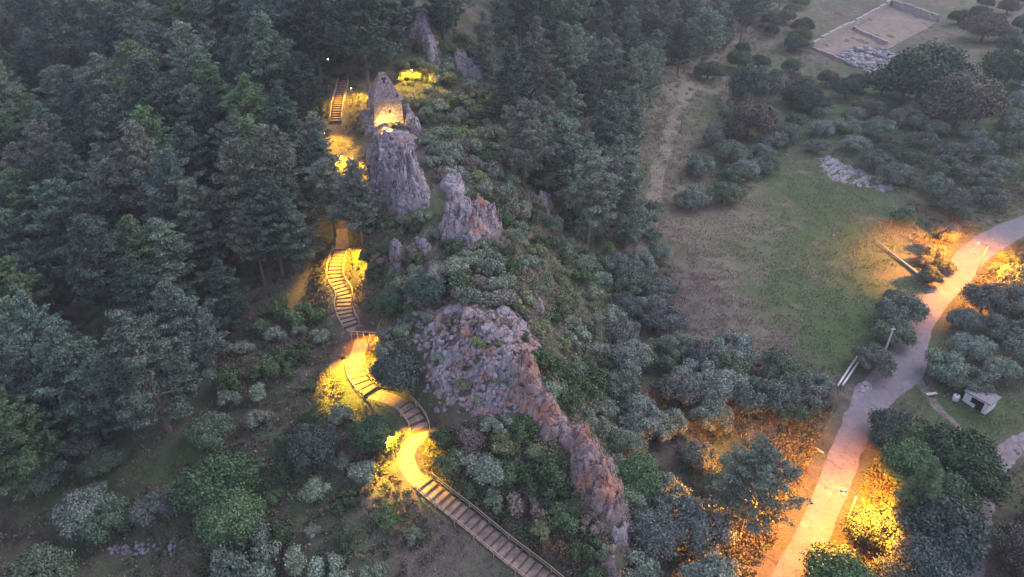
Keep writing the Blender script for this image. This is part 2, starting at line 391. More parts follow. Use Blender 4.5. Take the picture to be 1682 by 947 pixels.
def road_strip():
    rows = 12; V = []; Fc = []
    for i in range(len(RL)):
        for k in range(rows):
            f = k / (rows - 1); q = RL[i] * (1 - f) + RR[i] * f; d = RR[i] - RL[i]; d = d / np.linalg.norm(d)
            e = fbm(np.array([i * .45]), np.array([2.0 if k < rows / 2 else 9.0]), 4, 3)[0] * 1.1 * abs(2 * f - 1) ** 3
            q = q + d * e; V.append((q[0], q[1], float(H(q[0], q[1])) + (.05 if 0 < k < rows - 1 else -.08)))
        if i:
            for k in range(rows - 1): a0 = (i - 1) * rows + k; Fc.append((a0, a0 + 1, a0 + rows + 1, a0 + rows))
    return link("road", mesh_np("road", V, Fc, True), ROADM)
tag(road_strip(), kind='structure')
tag(ribbon("dirt_track", TRACKC, lambda u, p: (1.7, 1.7), DIRT, .03, .35, 8, 7), kind='structure')
tag(ribbon("dirt_lane", [p for p in LANEC], lambda u, p: (.8, .8), FIELD_EARTH, .025, .4, 9, 7), kind='structure')
FOOTT = catmull([G(a, b) for a, b in [(1255,30),(1200,70),(1160,110),(1125,160),(1100,215),(1085,270),(1075,330),(1062,400),(1050,450)]], 5)
tag(ribbon("footpath", FOOTT, lambda u, p: (2.2, 2.2), simple("trodden_earth", [(.3, (.14, .115, .085)), (.7, (.25, .215, .16))], .9, .95, .5, .1, detail=8), .03, .8, 12, 7), kind='structure')

# ------------------------------------------------------------------ haze
HAZE = 0.0003
hm_ = bpy.data.materials.new("haze"); hm_.use_nodes = True; t_ = hm_.node_tree; t_.nodes.clear()
ou = t_.nodes.new("ShaderNodeOutputMaterial"); pv = t_.nodes.new("ShaderNodeVolumePrincipled")
pv.inputs["Color"].default_value = (.86, .9, 1, 1); pv.inputs["Density"].default_value = HAZE; pv.inputs["Anisotropy"].default_value = 0.1
t_.links.new(pv.outputs[0], ou.inputs["Volume"])
zlo = float(Z.min()) - 1.5; zhi = max(float(Z.max()) + 16, CAMH + 3)
hb = MB(); hb.box((0, (gy[0] + gy[-1]) / 2, (zlo + zhi) / 2), (gx[-1] - gx[0] + 4, gy[-1] - gy[0] + 4, zhi - zlo)); 
tag(hb.build("haze", hm_), "thin bluish evening haze over the valley", "haze", kind='stuff')

# ------------------------------------------------------------------ rocks
def rockmat(name, cols, red=0.0):
    m_, t, nn, l, p = newmat(name)
    n1 = noise(t, .5, 8, .7, 'Object', .7); n2 = noise(t, 1.1, 8, .72, 'Object', 1.4); n3 = noise(t, .28, 5, .6, 'Object', .5)
    base = ramp(t, n2, [(.22, cols[0]), (.48, cols[1]), (.75, cols[2])])
    rd = ramp(t, n2, [(.25, (.24, .12, .09)), (.5, (.42, .22, .165)), (.75, (.55, .34, .27))])
    k = N(t, "ShaderNodeMapRange"); k.inputs[1].default_value = .62 - red * .3; k.inputs[2].default_value = .72 - red * .3; l.new(n3, k.inputs[0])
    c = mix(t, k.outputs[0], base, rd) if red > 0 else base
    lich = N(t, "ShaderNodeMapRange"); lich.inputs[1].default_value = .6; lich.inputs[2].default_value = .7; l.new(n1, lich.inputs[0])
    c = mix(t, lich.outputs[0], c, (.1, .105, .055))
    v = N(t, "ShaderNodeTexVoronoi", feature='DISTANCE_TO_EDGE'); v.inputs["Scale"].default_value = .5
    tc = N(t, "ShaderNodeTexCoord"); mp = N(t, "ShaderNodeMapping"); mp.inputs["Scale"].default_value = (1.6, .8, .5); mp.inputs["Rotation"].default_value = (.4, .3, .6)
    nz = N(t, "ShaderNodeTexNoise"); nz.inputs["Scale"].default_value = 1.5; l.new(tc.outputs["Object"], nz.inputs["Vector"])
    va = N(t, "ShaderNodeVectorMath", operation='MULTIPLY_ADD'); l.new(nz.outputs["Color"], va.inputs[0]); va.inputs[1].default_value = (1.2, 1.2, 1.2); l.new(tc.outputs["Object"], va.inputs[2])
    l.new(va.outputs[0], mp.inputs[0]); l.new(mp.outputs[0], v.inputs["Vector"])
    cr = ramp(t, v.outputs["Distance"], [(.0, (.22, .22, .22)), (.05, (1, 1, 1))])
    c = mix(t, 1.0, c, cr, 'MULTIPLY')
    l.new(c, p.inputs["Base Color"]); p.inputs["Roughness"].default_value = .9
    bump(t, p, n2, 1.0, .5); return m_
GREY = ((.11, .095, .11), (.31, .275, .31), (.6, .54, .6))
ROCK = rockmat("grey_limestone", GREY, 0)
ROCKM = rockmat("stained_limestone", GREY, .35)
ROCKR = rockmat("rust_stained_limestone", ((.13, .1, .1), (.27, .2, .2), (.46, .4, .42)), .55)
WHITE = rockmat("pale_limestone", ((.14, .13, .145), (.33, .31, .34), (.55, .53, .57)), 0)
def poly_sd(x, y, poly):
    d, _ = polyline_dist(x, y, [(a[0], a[1], 0) for a in poly] + [(poly[0][0], poly[0][1], 0)])
    return np.where(inpoly(x, y, [(a[0], a[1]) for a in poly]), d, -d)
ROCKPOLYS = []
def rock(name, pxpoly, hmax, mat, label, edge=1.6, step=.22, seed=1, amp=1.0, lean=(0, 0), hfun=None, slab=(2.6, 1.1), cat="rock", soft=0):
    Wp = [G(a, b) for a, b in pxpoly]; ROCKPOLYS.append(pxpoly)
    xs = [p[0] for p in Wp]; ys = [p[1] for p in Wp]; mg = 1.2
    ax = np.arange(min(xs) - mg, max(xs) + mg, step); ay = np.arange(min(ys) - mg, max(ys) + mg, step)
    X, Y = np.meshgrid(ax, ay)
    wx = X + fbm(X / 1.9, Y / 1.9, seed + 70, 3) * 3.2; wy = Y + fbm(X / 1.9, Y / 1.9, seed + 80, 3) * 3.2
    sd = poly_sd(wx, wy, Wp)
    prof = np.clip(sd / edge, 0, 1) ** .6
    a = .5 + .3 * math.sin(seed); ca_, sa_ = math.cos(a), math.sin(a)
    u = (X * ca_ + Y * sa_) / slab[0]; v_ = (-X * sa_ + Y * ca_) / slab[1]
    f = facets(u, v_, 1.0, seed) * 1.25 + facets(u * 2.1, v_ * 2.1, 1.0, seed + 3) * .75 + facets(X, Y, .6, seed + 5) * .3 + fbm(X / .9, Y / .9, seed + 6, 4) * .12
    hm = hmax if hfun is None else hmax * hfun(X, Y)
    Zr = H(X, Y) + prof * (hm + f * amp * np.clip(hm / 2, .35, 1.3)) + np.where(sd < 0, np.clip(sd, -1.2, 0) * .9 - .12, 0)
    keep = sd > -.9
    idx = -np.ones(X.shape, int); idx[keep] = np.arange(keep.sum())
    LX = prof * hm * lean[0]; LY = prof * hm * lean[1]
    jx = fbm(X / .8, Y / .8, seed + 90, 3) * .5 * prof * min(1, hmax / 2); jy = fbm(X / .8, Y / .8, seed + 95, 3) * .5 * prof * min(1, hmax / 2)
    V = np.stack([X + LX + jx, Y + LY + jy, Zr], -1)[keep]
    c4 = np.stack([idx[:-1, :-1], idx[:-1, 1:], idx[1:, 1:], idx[1:, :-1]], -1).reshape(-1, 4); c4 = c4[(c4 >= 0).all(1)]
    cx, cy = float(np.mean(V[:, 0])), float(np.mean(V[:, 1])); cz = float(H(cx, cy))
    V = V - np.array([cx, cy, cz]); me = mesh_np(name, V, c4, False)
    return tag(link(name, me, mat, None, (cx, cy, cz)), label, cat)
rock("rock_crag", [(607,240),(640,232),(668,250),(692,272),(702,300),(700,345),(672,352),(640,350),(612,325),(602,290)], 2.2, ROCK, "tall jagged grey crag directly below the stone tower", 2.0, .2, 3, 2.0, (0, .1), cat="crag")
rock("rock_outcrop", [(726,292),(752,286),(768,300),(766,328),(742,334),(728,318)], 1.3, ROCK, "small knobbly grey outcrop right of the tall crag", .9, .2, 5, 1.0)
rock("rock_outcrop", [(726,372),(738,340),(762,352),(790,338),(812,352),(826,378),(800,396),(760,402),(732,398)], 2.6, ROCKM, "twin fluted grey outcrop on the ridge crest below the small knobbly one", 1.0, .2, 8, 1.3)
rock("rock_outcrop", [(682,398),(700,392),(716,402),(708,424),(688,424)], 1.4, ROCKM, "low broken grey outcrop among bushes on the middle ridge", .8, .2, 9, .9)
rock("standing_boulder", [(636,424),(650,414),(662,426),(660,446),(640,448)], 2.2, ROCK, "single upright pale boulder right of the lit upper stair", .6, .17, 10, .6)
rock("rock_outcrop", [(660,28),(690,24),(715,62),(722,96),(706,102),(690,78),(664,60)], 3.4, ROCK, "grey slabs climbing the ridge above the tower", 1.2, .28, 12, 1.2)
rock("rock_outcrop", [(745,98),(790,96),(800,122),(770,132),(748,120)], 1.8, ROCK, "faint grey outcrop in scrub right of the tower", 1.0, .28, 13, 1.0)
rock("rock_cliff", [(705,520),(745,492),(800,500),(840,506),(880,540),(890,590),(888,640),(860,672),(800,690),(740,670),(700,640),(690,575)], .25, ROCKM, "broad weathered rock slope with loose slabs right of the round lit bend", 3.2, .2, 15, 2.3, cat="cliff", slab=(2.0, 1.0))
rock("rock_cliff", [(838,596),(884,590),(896,640),(930,690),(945,722),(925,730),(885,712),(846,676),(832,640)], 1.5, ROCKR, "rust red cliff edge falling below the broad rock slope", 1.8, .2, 17, 1.3, cat="cliff")
rock("rock_spine", [(930,712),(962,706),(985,738),(1010,790),(1030,838),(1024,870),(996,858),(956,842),(934,790)], 2.0, ROCKR, "red and grey rock spine at the lower end of the ridge", 1.8, .2, 19, 1.4, cat="cliff")
rock("rock_outcrop", [(1004,878),(1034,872),(1040,905),(1016,908)], 1.6, ROCKM, "small rounded rock just below the red rock spine", .7, .2, 23, .7)
rock("rock_outcrop", [(984,915),(1006,900),(1018,930),(1020,965),(994,970)], 2.2, ROCKR, "small pointed red rock at the bottom edge of the photo", .7, .2, 24, .9)
rock("rock_outcrop", [(885,334),(902,326),(908,345),(896,356)], 2.0, ROCK, "slim grey rock standing under pines right of the ridge", .6, .2, 26, .6)
rock("rock_outcrop", [(872,492),(886,488),(888,508),(876,512)], 1.5, ROCK, "tiny grey rock among shrubs above the broad rock slope", .5, .2, 27, .5)
rock("limestone_outcrop", [(1343,262),(1360,254),(1385,270),(1400,272),(1425,286),(1450,294),(1478,308),(1450,316),(1428,308),(1400,306),(1368,296),(1350,284)], .05, WHITE, "long pale limestone pavement along the top of the field", .6, .25, 28, 1.5)
rock("rock_outcrop", [(1405,636),(1420,624),(1436,632),(1430,646),(1412,650)], .3, WHITE, "pale stony bank on the left verge beside the lying poles", .5, .2, 29, .4)
# the spur the tower stands on: slabs on either side of it
rock("rock_slab", [(655,186),(664,182),(678,198),(690,218),(682,222),(668,208)], 1.9, ROCK, "pale diagonal slab leaning against the right foot of the tower", .55, .17, 31, .5)
rock("rock_slab", [(600,176),(612,178),(616,214),(604,222),(597,200)], 2.1, ROCK, "dark grey slab against the left foot of the tower", .6, .17, 33, .6)
rock("rock_ledge", [(614,222),(620,206),(650,214),(680,224),(684,244),(650,240)], .5, ROCKM, "low ledge of rubble below the tower wall", .7, .2, 34, .7)

# ------------------------------------------------------------------ tower
def masonry(name, c1, c2, c3, sx=1.0):
    m_, t, nn, l, p = newmat(name)
    tc = N(t, "ShaderNodeTexCoord"); v = N(t, "ShaderNodeTexVoronoi"); v.inputs["Scale"].default_value = 2.4 * sx
    v2 = N(t, "ShaderNodeTexVoronoi", feature='DISTANCE_TO_EDGE'); v2.inputs["Scale"].default_value = 2.4 * sx
    mp = N(t, "ShaderNodeMapping"); mp.inputs["Scale"].default_value = (1, 1, 1.7); l.new(tc.outputs["Object"], mp.inputs[0])
    l.new(mp.outputs[0], v.inputs[0]); l.new(mp.outputs[0], v2.inputs[0])
    col = ramp(t, v.outputs["Color"], [(.2, c1), (.5, c2), (.85, c3)])
    cr = ramp(t, v2.outputs["Distance"], [(.0, (.45, .43, .42)), (.08, (1, 1, 1))])
    n2 = noise(t, .8, 5, .7); big = ramp(t, n2, [(.3, (.62, .6, .6)), (.65, (1.1, 1.05, 1.03))])
    c = mix(t, 1, mix(t, 1, col, cr, 'MULTIPLY'), big, 'MULTIPLY')
    l.new(c, p.inputs["Base Color"]); p.inputs["Roughness"].default_value = .9; bump(t, p, cr, .7, .08); return m_
TWALL = masonry("rubble_masonry", (.28, .23, .21), (.38, .32, .3), (.5, .44, .42)); TROOF = masonry("roof_masonry", (.22, .18, .18), (.31, .25, .25), (.42, .36, .36), 1.3)
DARK = simple("dark_opening", [(.4, (.01, .01, .012)), (.6, (.02, .02, .022))], 2, .9, 0)  # near-black colour standing in for the shade inside openings
tz = 24.8
tw = empty("stone_tower", (TXY[0], TXY[1], tz), R(19)); tw.scale = (.9, .9, 1); tag(tw, "small square stone tower with steep truncated pyramid roof on the ridge top", "tower")
def grid_panel(mb, P0, P1, P2, P3, nu, nv, amp, seed):
    """bumpy quad panel between four corners"""
    P0, P1, P2, P3 = map(Vector, (P0, P1, P2, P3)); nrm = (P1 - P0).cross(P3 - P0).normalized(); vs = []; fs = []
    for j in range(nv + 1):
        for i in range(nu + 1):
            u, v_ = i / nu, j / nv; q = P0.lerp(P1, u).lerp(P3.lerp(P2, u), v_)
            e = min(1, 6 * min(u, 1 - u)) * min(1, 6 * min(v_, 1 - v_))
            vs.append(q + nrm * (random.Random(seed * 9999 + j * 97 + i).random() - .5) * amp * e)
    for j in range(nv):
        for i in range(nu): a = j * (nu + 1) + i; fs.append((a, a + 1, a + nu + 2, a + nu + 1))
    mb.add(vs, fs)
def frustum(a0, a1, z0, z1, seed, nu=16, nv=14, amp=.12, cap=True):
    mb = MB(); c0 = [(-a0, -a0, z0), (a0, -a0, z0), (a0, a0, z0), (-a0, a0, z0)]; c1 = [(-a1, -a1, z1), (a1, -a1, z1), (a1, a1, z1), (-a1, a1, z1)]
    for k in range(4): grid_panel(mb, c0[k], c0[(k + 1) % 4], c1[(k + 1) % 4], c1[k], nu, nv, amp, seed + k)
    if cap: mb.add(c1, [(0, 1, 2, 3)])
    return mb
WH = 4.9; RT = 9.1
frustum(3.0, 2.85, -1.5, WH, 1, 18, 20, .16).build("wall", TWALL, tw)
cor = MB(); cor.box((0, 0, WH + .11), (6.35, 6.35, .22)); cor.build("cornice", TWALL, tw)
rf = frustum(3.02, .72, WH + .22, RT, 7, 18, 18, .14).build("roof", TROOF, tw)
cp = MB(); cp.box((0, 0, RT + .06), (1.5, 1.4, .14)); cp.box((-.5, .2, RT + .2), (.45, .5, .2)); cp.box((.45, -.3, RT + .18), (.5, .4, .16)); cp.build("cap_stone", TROOF, rf)
# T shaped opening near the apex, near-black box on the front face, painting the shade inside
slope = math.atan2(3.02 - .72, RT - WH - .22)
op = MB(); Mx = Matrix.Rotation(-slope, 3, 'X')
yy = lambda z: -(3.02 - (z - WH - .22) * math.tan(slope))
op.box((0, yy(RT - .55) - .01, RT - .55), (.95, .12, .32), 0, Mx); op.box((0, yy(RT - 1.0) - .014, RT - 1.0), (.36, .12, .62), 0, Mx); op.build("opening", DARK, rf)
wn = MB(); wn.box((.3, -2.93, 3.0), (.35, .16, .5)); wn.build("window", DARK, tw)
hw = MB(); hw.box((2.1, yy(WH + .8) - .01, WH + .8), (.34, .12, .4), 0, Mx); hw.build("hatch", DARK, rf)

# ------------------------------------------------------------------ lamps
METAL = simple("dark_painted_metal", [(.3, (.03, .03, .03)), (.7, (.07, .065, .06))], 8, .5, .1, .01, .6)
GALV = simple("galvanised_steel", [(.3, (.3, .3, .31)), (.7, (.48, .48, .49))], 4, .45, .1, .01, .7)
def emis(name, col, s):
    m_, t, nn, l, p = newmat(name); p.inputs["Base Color"].default_value = (*col, 1); p.inputs["Emission Color"].default_value = (*col, 1); p.inputs["Emission Strength"].default_value = s; return m_
BULB = emis("sodium_bulb", (1, .62, .18), 40); BULBW = emis("white_bulb", (.9, .95, 1), 12)
YEL = (1.0, .51, .02); ORA = (1.0, .31, .015)
LAMPS = []
def batwing(l, power_, cap=9.0, ex=-2.6):
    """real luminaires throw more light sideways than straight down"""
    l.use_nodes = True; t = l.node_tree; em = t.nodes.get("Emission") or t.nodes.new("ShaderNodeEmission")
    tc = N(t, "ShaderNodeTexCoord"); sp = N(t, "ShaderNodeSeparateXYZ"); t.links.new(tc.outputs["Normal"], sp.inputs[0])
    ab = N(t, "ShaderNodeMath", operation='ABSOLUTE'); t.links.new(sp.outputs[2], ab.inputs[0])
    mx = N(t, "ShaderNodeMath", operation='MAXIMUM'); t.links.new(ab.outputs[0], mx.inputs[0]); mx.inputs[1].default_value = .05
    pw_ = N(t, "ShaderNodeMath", operation='POWER'); t.links.new(mx.outputs[0], pw_.inputs[0]); pw_.inputs[1].default_value = ex
    mn = N(t, "ShaderNodeMath", operation='MINIMUM'); t.links.new(pw_.outputs[0], mn.inputs[0]); mn.inputs[1].default_value = cap
    t.links.new(mn.outputs[0], em.inputs["Strength"]); l.energy = power_
def path_lamp(px, py, label, hgt=3.6, power=900, size=125, tilt=(0, 0), blend=.4, color=YEL, cut=None, side=0):
    x, y, z = G(px, py); t = empty("path_lamp", (x, y, z - .1), 0); tag(t, label, "lamp", "lamps along the stair path")
    MB().tube([(0, 0, 0), (0, 0, hgt)], [.06, .045], 8).build("post", METAL, t)
    MB().lathe([(.13, 0), (.13, .12), (.07, .2)], n=8).build("base", METAL, t)
    h = MB().lathe([(.36, hgt - .02), (.34, hgt + .03), (.15, hgt + .17), (.03, hgt + .24), (.0, hgt + .25)], n=14).build("hood", METAL, t, sm=True)
    b = MB().lathe([(0, hgt - .2), (.09, hgt - .17), (.12, hgt - .08), (.09, hgt - .01)], n=10).build("bulb", BULB, h, sm=True)
    l = bpy.data.lights.new("path_lamp_light", 'SPOT'); l.energy = power; l.color = color; l.spot_size = R(size); l.spot_blend = blend; l.shadow_soft_size = .12
    batwing(l, power, 5.0); LAMPS.append((x, y))
    lo = bpy.data.objects.new("lamp_light", l); C.objects.link(lo); lo.parent = t; lo.location = (0, 0, hgt - .28)
    lo.rotation_euler = (R(tilt[0]), R(tilt[1]), 0)
    return t
path_lamp(580,442, "hooded lamp among lit bushes right of the long upper stair", 4.0, 2300, 124)
path_lamp(570,626, "hooded lamp at the round bright yellow bend of the path", 3.9, 2900, 116, (5, -12))
path_lamp(650,750, "hooded lamp at the bright bend above the lowest long stair", 3.9, 2900, 116, (0, -12))
path_lamp(537,246, "bright lamp between pines left of the tall crag", 3.4, 900, 145)
path_lamp(564,280, "lamp hidden by pine boughs beside the path below the bright lamp", 3.0, 1500, 145)
path_lamp(580,172, "lamp lighting the small stair left of the stone tower", 3.4, 700, 140)
path_lamp(679,143, "bright lamp in a bush to the upper right of the tower", 3.6, 650, 165)
path_lamp(606,575, "lamp at the railed landing above the round bend", 2.8, 500, 120, color=ORA)
# small white lamp left of the tower
x, y, z = G(543,128); t = empty("white_lamp", (x, y, z)); tag(t, "small white lamp on a thin post above the uppermost stair", "lamp")
MB().tube([(0, 0, 0), (0, 0, 3.6)], .05, 6).build("post", METAL, t); MB().lathe([(0, 3.55), (.13, 3.65), (.13, 3.8), (0, 3.9)], n=8).build("globe", BULBW, t, sm=True)
# floodlight on the tower
x, y, z = G(634,226); t = empty("floodlight", (x, y, z)); tag(t, "low black floodlight on the rocks lighting the tower wall", "floodlight")
MB().box((0, 0, .9), (.5, .3, .4)).build("housing", METAL, t); MB().tube([(0, 0, -.6), (0, 0, .8)], .05, 6).build("bracket", METAL, t)
MB().box((0, .165, .92), (.4, .02, .3)).build("lens", BULB, t)
l = bpy.data.lights.new("flood", 'SPOT'); l.energy = 800; l.color = (1, .62, .12); l.spot_size = R(105); l.spot_blend = .7; l.shadow_soft_size = .15
lo = bpy.data.objects.new("flood_light", l); C.objects.link(lo); lo.parent = t; lo.location = (0, .25, .95); lo.rotation_euler = (R(96), 0, 0)
def street_lamp(px, py, hgt, heading, label, power, size=150, sc=(1, .75, 1), tilt=(0, -7)):
    x, y, z = G(px, py); t = empty("street_lamp", (x, y, z), heading); tag(t, label, "street lamp", "street lamps along the road")
    MB().tube([(0, 0, 0), (0, 0, hgt)], [.12, .07], 10).build("pole", GALV, t)
    MB().tube([(0, 0, hgt - .1), (.3, 0, hgt + .3), (.9, 0, hgt + .5), (1.5, 0, hgt + .52)], [.05, .045, .04, .04], 8).build("arm", GALV, t)
    hd = MB(); hd.add([(1.4, -.13, hgt + .45), (2.15, -.16, hgt + .47), (2.15, .16, hgt + .47), (1.4, .13, hgt + .45), (1.45, -.1, hgt + .6), (2.05, -.1, hgt + .62), (2.05, .1, hgt + .62), (1.45, .1, hgt + .6)],
        [(0, 3, 2, 1), (4, 5, 6, 7), (0, 1, 5, 4), (1, 2, 6, 5), (2, 3, 7, 6), (3, 0, 4, 7)]); ho = hd.build("lamp_head", GALV, t)
    MB().lathe([(0, -.12), (.1, -.09), (.14, 0)], (1.8, 0, hgt + .455), 10).build("bulb", BULB, ho, sm=True)
    l = bpy.data.lights.new("street_light", 'SPOT'); l.energy = power; l.color = ORA; l.spot_size = R(size); l.spot_blend = .5; l.shadow_soft_size = .2; batwing(l, power, 22.0, -3.0)
    lo = bpy.data.objects.new("lamp_light", l); C.objects.link(lo); lo.parent = t; lo.location = (1.8, 0, hgt + .28); lo.rotation_euler = (R(tilt[0]), R(tilt[1]), 0); lo.scale = sc
street_lamp(1384, 873, 6.6, R(180), "tall street lamp at the right verge of the road near the bottom of the photo", 4600, 162)
street_lamp(1603, 450, 6.2, R(170), "street lamp beside the road bend in the upper right", 3200, 158, (1, 1, 1), (0, -2))

# ------------------------------------------------------------------ stairs and landings
TREAD = simple("stair_tread", [(.3, (.13, .09, .075)), (.5, (.22, .16, .135)), (.7, (.36, .27, .235))], 1.3, .85, .3, .03)
SLEEP = simple("timber_riser", [(.3, (.06, .04, .03)), (.7, (.14, .1, .08))], 5, .85, .4, .03)
RAIL = simple("wood_rail", [(.3, (.28, .2, .14)), (.7, (.45, .34, .25))], 4, .8, .3, .02)
def path_sub(i0, i1):
    """points of the fine path between the control points i0 and i1"""
    return [Vector(p) for p in PATHW[i0 * 5:i1 * 5 + 1]]
def resample(pts, step):
    out = [pts[0]]; acc = 0
    for a, b in zip(pts[:-1], pts[1:]):
        L = (b - a).length; s = 0
        while acc + (L - s) >= step:
            s += step - acc; acc = 0; out.append(a.lerp(b, s / L))
        acc += L - s
    return out
def stair(i0, i1, width, going, label, left_rail=True, right_rail=True):
    pts = path_sub(i0, i1); r_ = resample([Vector((p.x, p.y, 0)) for p in pts], going)
    def zz(q): return float(polyline_dist(np.array([q.x]), np.array([q.y]), PATHW)[1][0])
    o = pts[0]; t = empty("stairway", (o.x, o.y, o.z)); tag(t, label, "stairs", "stair flights of the hill path")
    ends = {-1: [], 1: []}
    for k in range(len(r_) - 1):
        a, b = r_[k], r_[k + 1]; d = (b - a).normalized(); nrm = Vector((d.y, -d.x, 0)); c = (a + b) / 2
        z0 = zz(a) ; z1 = zz(b); ztop = max(z0, z1) + .1
        rz = math.atan2(d.y, d.x)
        mb = MB(); mb.box((c.x - o.x, c.y - o.y, ztop - .2 - o.z), ((b - a).length - .10 + random.uniform(-.05, .03), width * random.uniform(.95, 1.04), .4), rz + random.uniform(-.025, .025))
        st = mb.build("step", TREAD, t)
        lowp = a if z0 < z1 else b; off = (-.03 if z0 < z1 else .03)
        MB().box((lowp.x + d.x * off - o.x, lowp.y + d.y * off - o.y, ztop - .22 - o.z), (.16, width + .08, .46), rz).build("riser", SLEEP, st)
        for s in (-1, 1): ends[s].append((a + nrm * s * (width / 2 + .18), z0))
    e, ez = r_[-1], zz(r_[-1])
    for s, on in ((-1, left_rail), (1, right_rail)):
        if not on: continue
        line = ends[s]; mb = MB(); pm = []
        top = [(p.x - o.x, p.y - o.y, z - o.z + 1.0) for p, z in line]
        mb.tube(top, .06, 5); mb.tube([(a, b, c - .45) for a, b, c in top], .035, 5); rl = mb.build("railing", RAIL, t)
        for k in range(0, len(line), 3):
            p, z = line[k]; MB().box((p.x - o.x, p.y - o.y, z - o.z + .4), (.13, .13, 1.3)).build("post", RAIL, rl)
    return t
stair(0, 5, 2.25, .95, "lowest and longest stair flight running to the bottom edge of the photo")
stair(8, 10, 2.1, 1.1, "short stair flight between the two round yellow pools of light")
stair(11, 13, 2.2, 1.0, "curved stair of thin steps inside the round yellow bend")
stair(16, 21, 2.1, .82, "long curving upper stair flight lit orange and yellow")
stair(27, 30, 1.8, .8, "distant stair flight left of the stone tower")
PAVE = simple("path_earth", [(.3, (.17, .125, .1)), (.7, (.32, .25, .2))], 2.2, .95, .4, .06, detail=8)
pw = [(p[0], p[1], p[2]) for p in PATHW]
FOREST_EARTH = simple("forest_earth", [(.3, (.07, .052, .045)), (.7, (.15, .115, .1))], 1.6, .95, .5, .1, detail=8)
tag(ribbon("upper_path", pw[110:], lambda u, p: (1.0, 1.0), FOREST_EARTH, .02, .3, 33, 7), kind='structure')
pw = pw[:111]
tag(ribbon("stair_path", pw, lambda u, p: (1.35, 1.35), PAVE, .02, .15, 31, 7), kind='structure')
# railed landing
x, y, z = G(602,548); t = empty("viewing_deck", (x, y, z), R(-4)); tag(t, "small railed wooden deck at the path corner above the round bend", "deck")
mb = MB()
for k in range(12): mb.box((-1.65 + k * .3, 0, .16), (.285, 2.6, .08))
mb.build("planks", SLEEP, t); MB().box((0, 0, -.3), (3.4, 2.5, .8)).build("frame", SLEEP, t)
for (x0, y0, x1, y1) in ((-1.75, -1.3, 1.75, -1.3), (1.75, -1.3, 1.75, 1.3)):
    mb = MB(); mb.tube([(x0, y0, 1.2), (x1, y1, 1.2)], .06, 6); mb.tube([(x0, y0, .7), (x1, y1, .7)], .04, 6); rl = mb.build("railing", RAIL, t)
    for k in range(5): MB().box((x0 + (x1 - x0) * k / 4, y0 + (y1 - y0) * k / 4, .55), (.12, .12, 1.3)).build("post", RAIL, rl)

# ------------------------------------------------------------------ hut, tank, poles, enclosure
WHITEP = simple("whitewashed_wall", [(.3, (.5, .5, .52)), (.6, (.72, .72, .74))], 2.5, .8, .15, .02)
ROOFM = simple("grey_flat_roof", [(.3, (.16, .14, .16)), (.7, (.26, .24, .26))], 2.2, .9, .3, .03)
x, y, z = G(1606, 664); hut = empty("garden_hut", (x, y, z), R(-56)); hut.scale = (.85, .85, .85); tag(hut, "small whitewashed hut with flat grey roof and open dark front right of the road", "hut")
wl = MB(); wl.box((0, 1.45, 1.05), (4.0, .14, 2.3)); wl.box((1.93, 0, 1.05), (.14, 2.75, 2.3)); wl.box((-1.93, 0, 1.05), (.14, 2.75, 2.3))
wl.box((-1.42, -1.45, 1.05), (1.16, .14, 2.3)); wl.box((1.62, -1.45, 1.05), (.76, .14, 2.3)); wl.box((.2, -1.45, 2.02), (2.08, .14, .36)); wl.box((-.4, -1.45, .28), (.9, .14, .75))
wl.build("wall", WHITEP, hut); MB().box((0, 0, 2.3), (4.5, 3.5, .18)).build("roof", ROOFM, hut); MB().box((0, -.4, .9), (3.7, .1, 1.9)).box((0, -.9, .06), (3.7, .95, .12)).build("shade_panel", DARK, hut)  # near-black panel and floor paint the shade inside the open front
MB().box((.45, .2, 2.45), (.3, .3, .12)).build("roof_vent", DARK, hut)
x, y, z = G(1568, 658); tk = empty("water_tank", (x, y, z)); tag(tk, "round white plastic water tank on the grass left of the hut", "tank")
MB().lathe([(0, 0), (.42, 0), (.45, .1), (.45, .8), (.38, .95), (.15, 1.02), (0, 1.03)], n=16).build("body", WHITEP, tk, sm=True); MB().lathe([(.16, 1.0), (.16, 1.08), (0, 1.1)], n=10).build("lid", METAL, tk)
x, y, z = G(1529, 650); bn = empty("bench", (x, y, z), R(10)); tag(bn, "low wooden bench on the grass left of the white tank", "bench")
MB().box((0, 0, .45), (1.7, .5, .08)).build("seat", PALEWOOD, bn)
for s in (-1, 1): MB().box((s * .7, 0, .2), (.1, .4, .42)).build("leg", PALEWOOD, bn)
x, y, z = G(1681, 136); sh = empty("white_shed", (x, y, z), R(15)); tag(sh, "white shed with dark red roof at the right edge of the photo", "shed")
MB().box((0, 0, 1.2), (6, 4, 2.6)).build("wall", WHITEP, sh)
mb = MB(); mb.add([(-3.4, -2.4, 2.5), (3.4, -2.4, 2.5), (3.4, 2.4, 2.5), (-3.4, 2.4, 2.5), (-3.4, 0, 3.9), (3.4, 0, 3.9)], [(0, 1, 5, 4), (2, 3, 4, 5), (1, 2, 5), (3, 0, 4), (0, 3, 2, 1)])
mb.build("roof", simple("red_tiles", [(.3, (.1, .04, .035)), (.7, (.18, .08, .07))], 3, .9, .4), sh)
CONC = simple("concrete_pole", [(.3, (.5, .48, .5)), (.7, (.7, .68, .7))], 3, .85, .2, .02)
def lying(name, a, b, r0, r1, mat, label, cat, lift=.25, group=None):
    A0 = Vector(G(*a)); B0 = Vector(G(*b)); o = A0.copy(); nseg = 8; pts = []
    for k in range(nseg + 1):
        q = A0.lerp(B0, k / nseg) - o; pts.append((q.x + random.uniform(-.03, .03), q.y, q.z + lift))
    return tag(MB().tube(pts, [r0 + (r1 - r0) * k / nseg for k in range(nseg + 1)], 8).build(name, mat, None, o, True), label, cat, group)
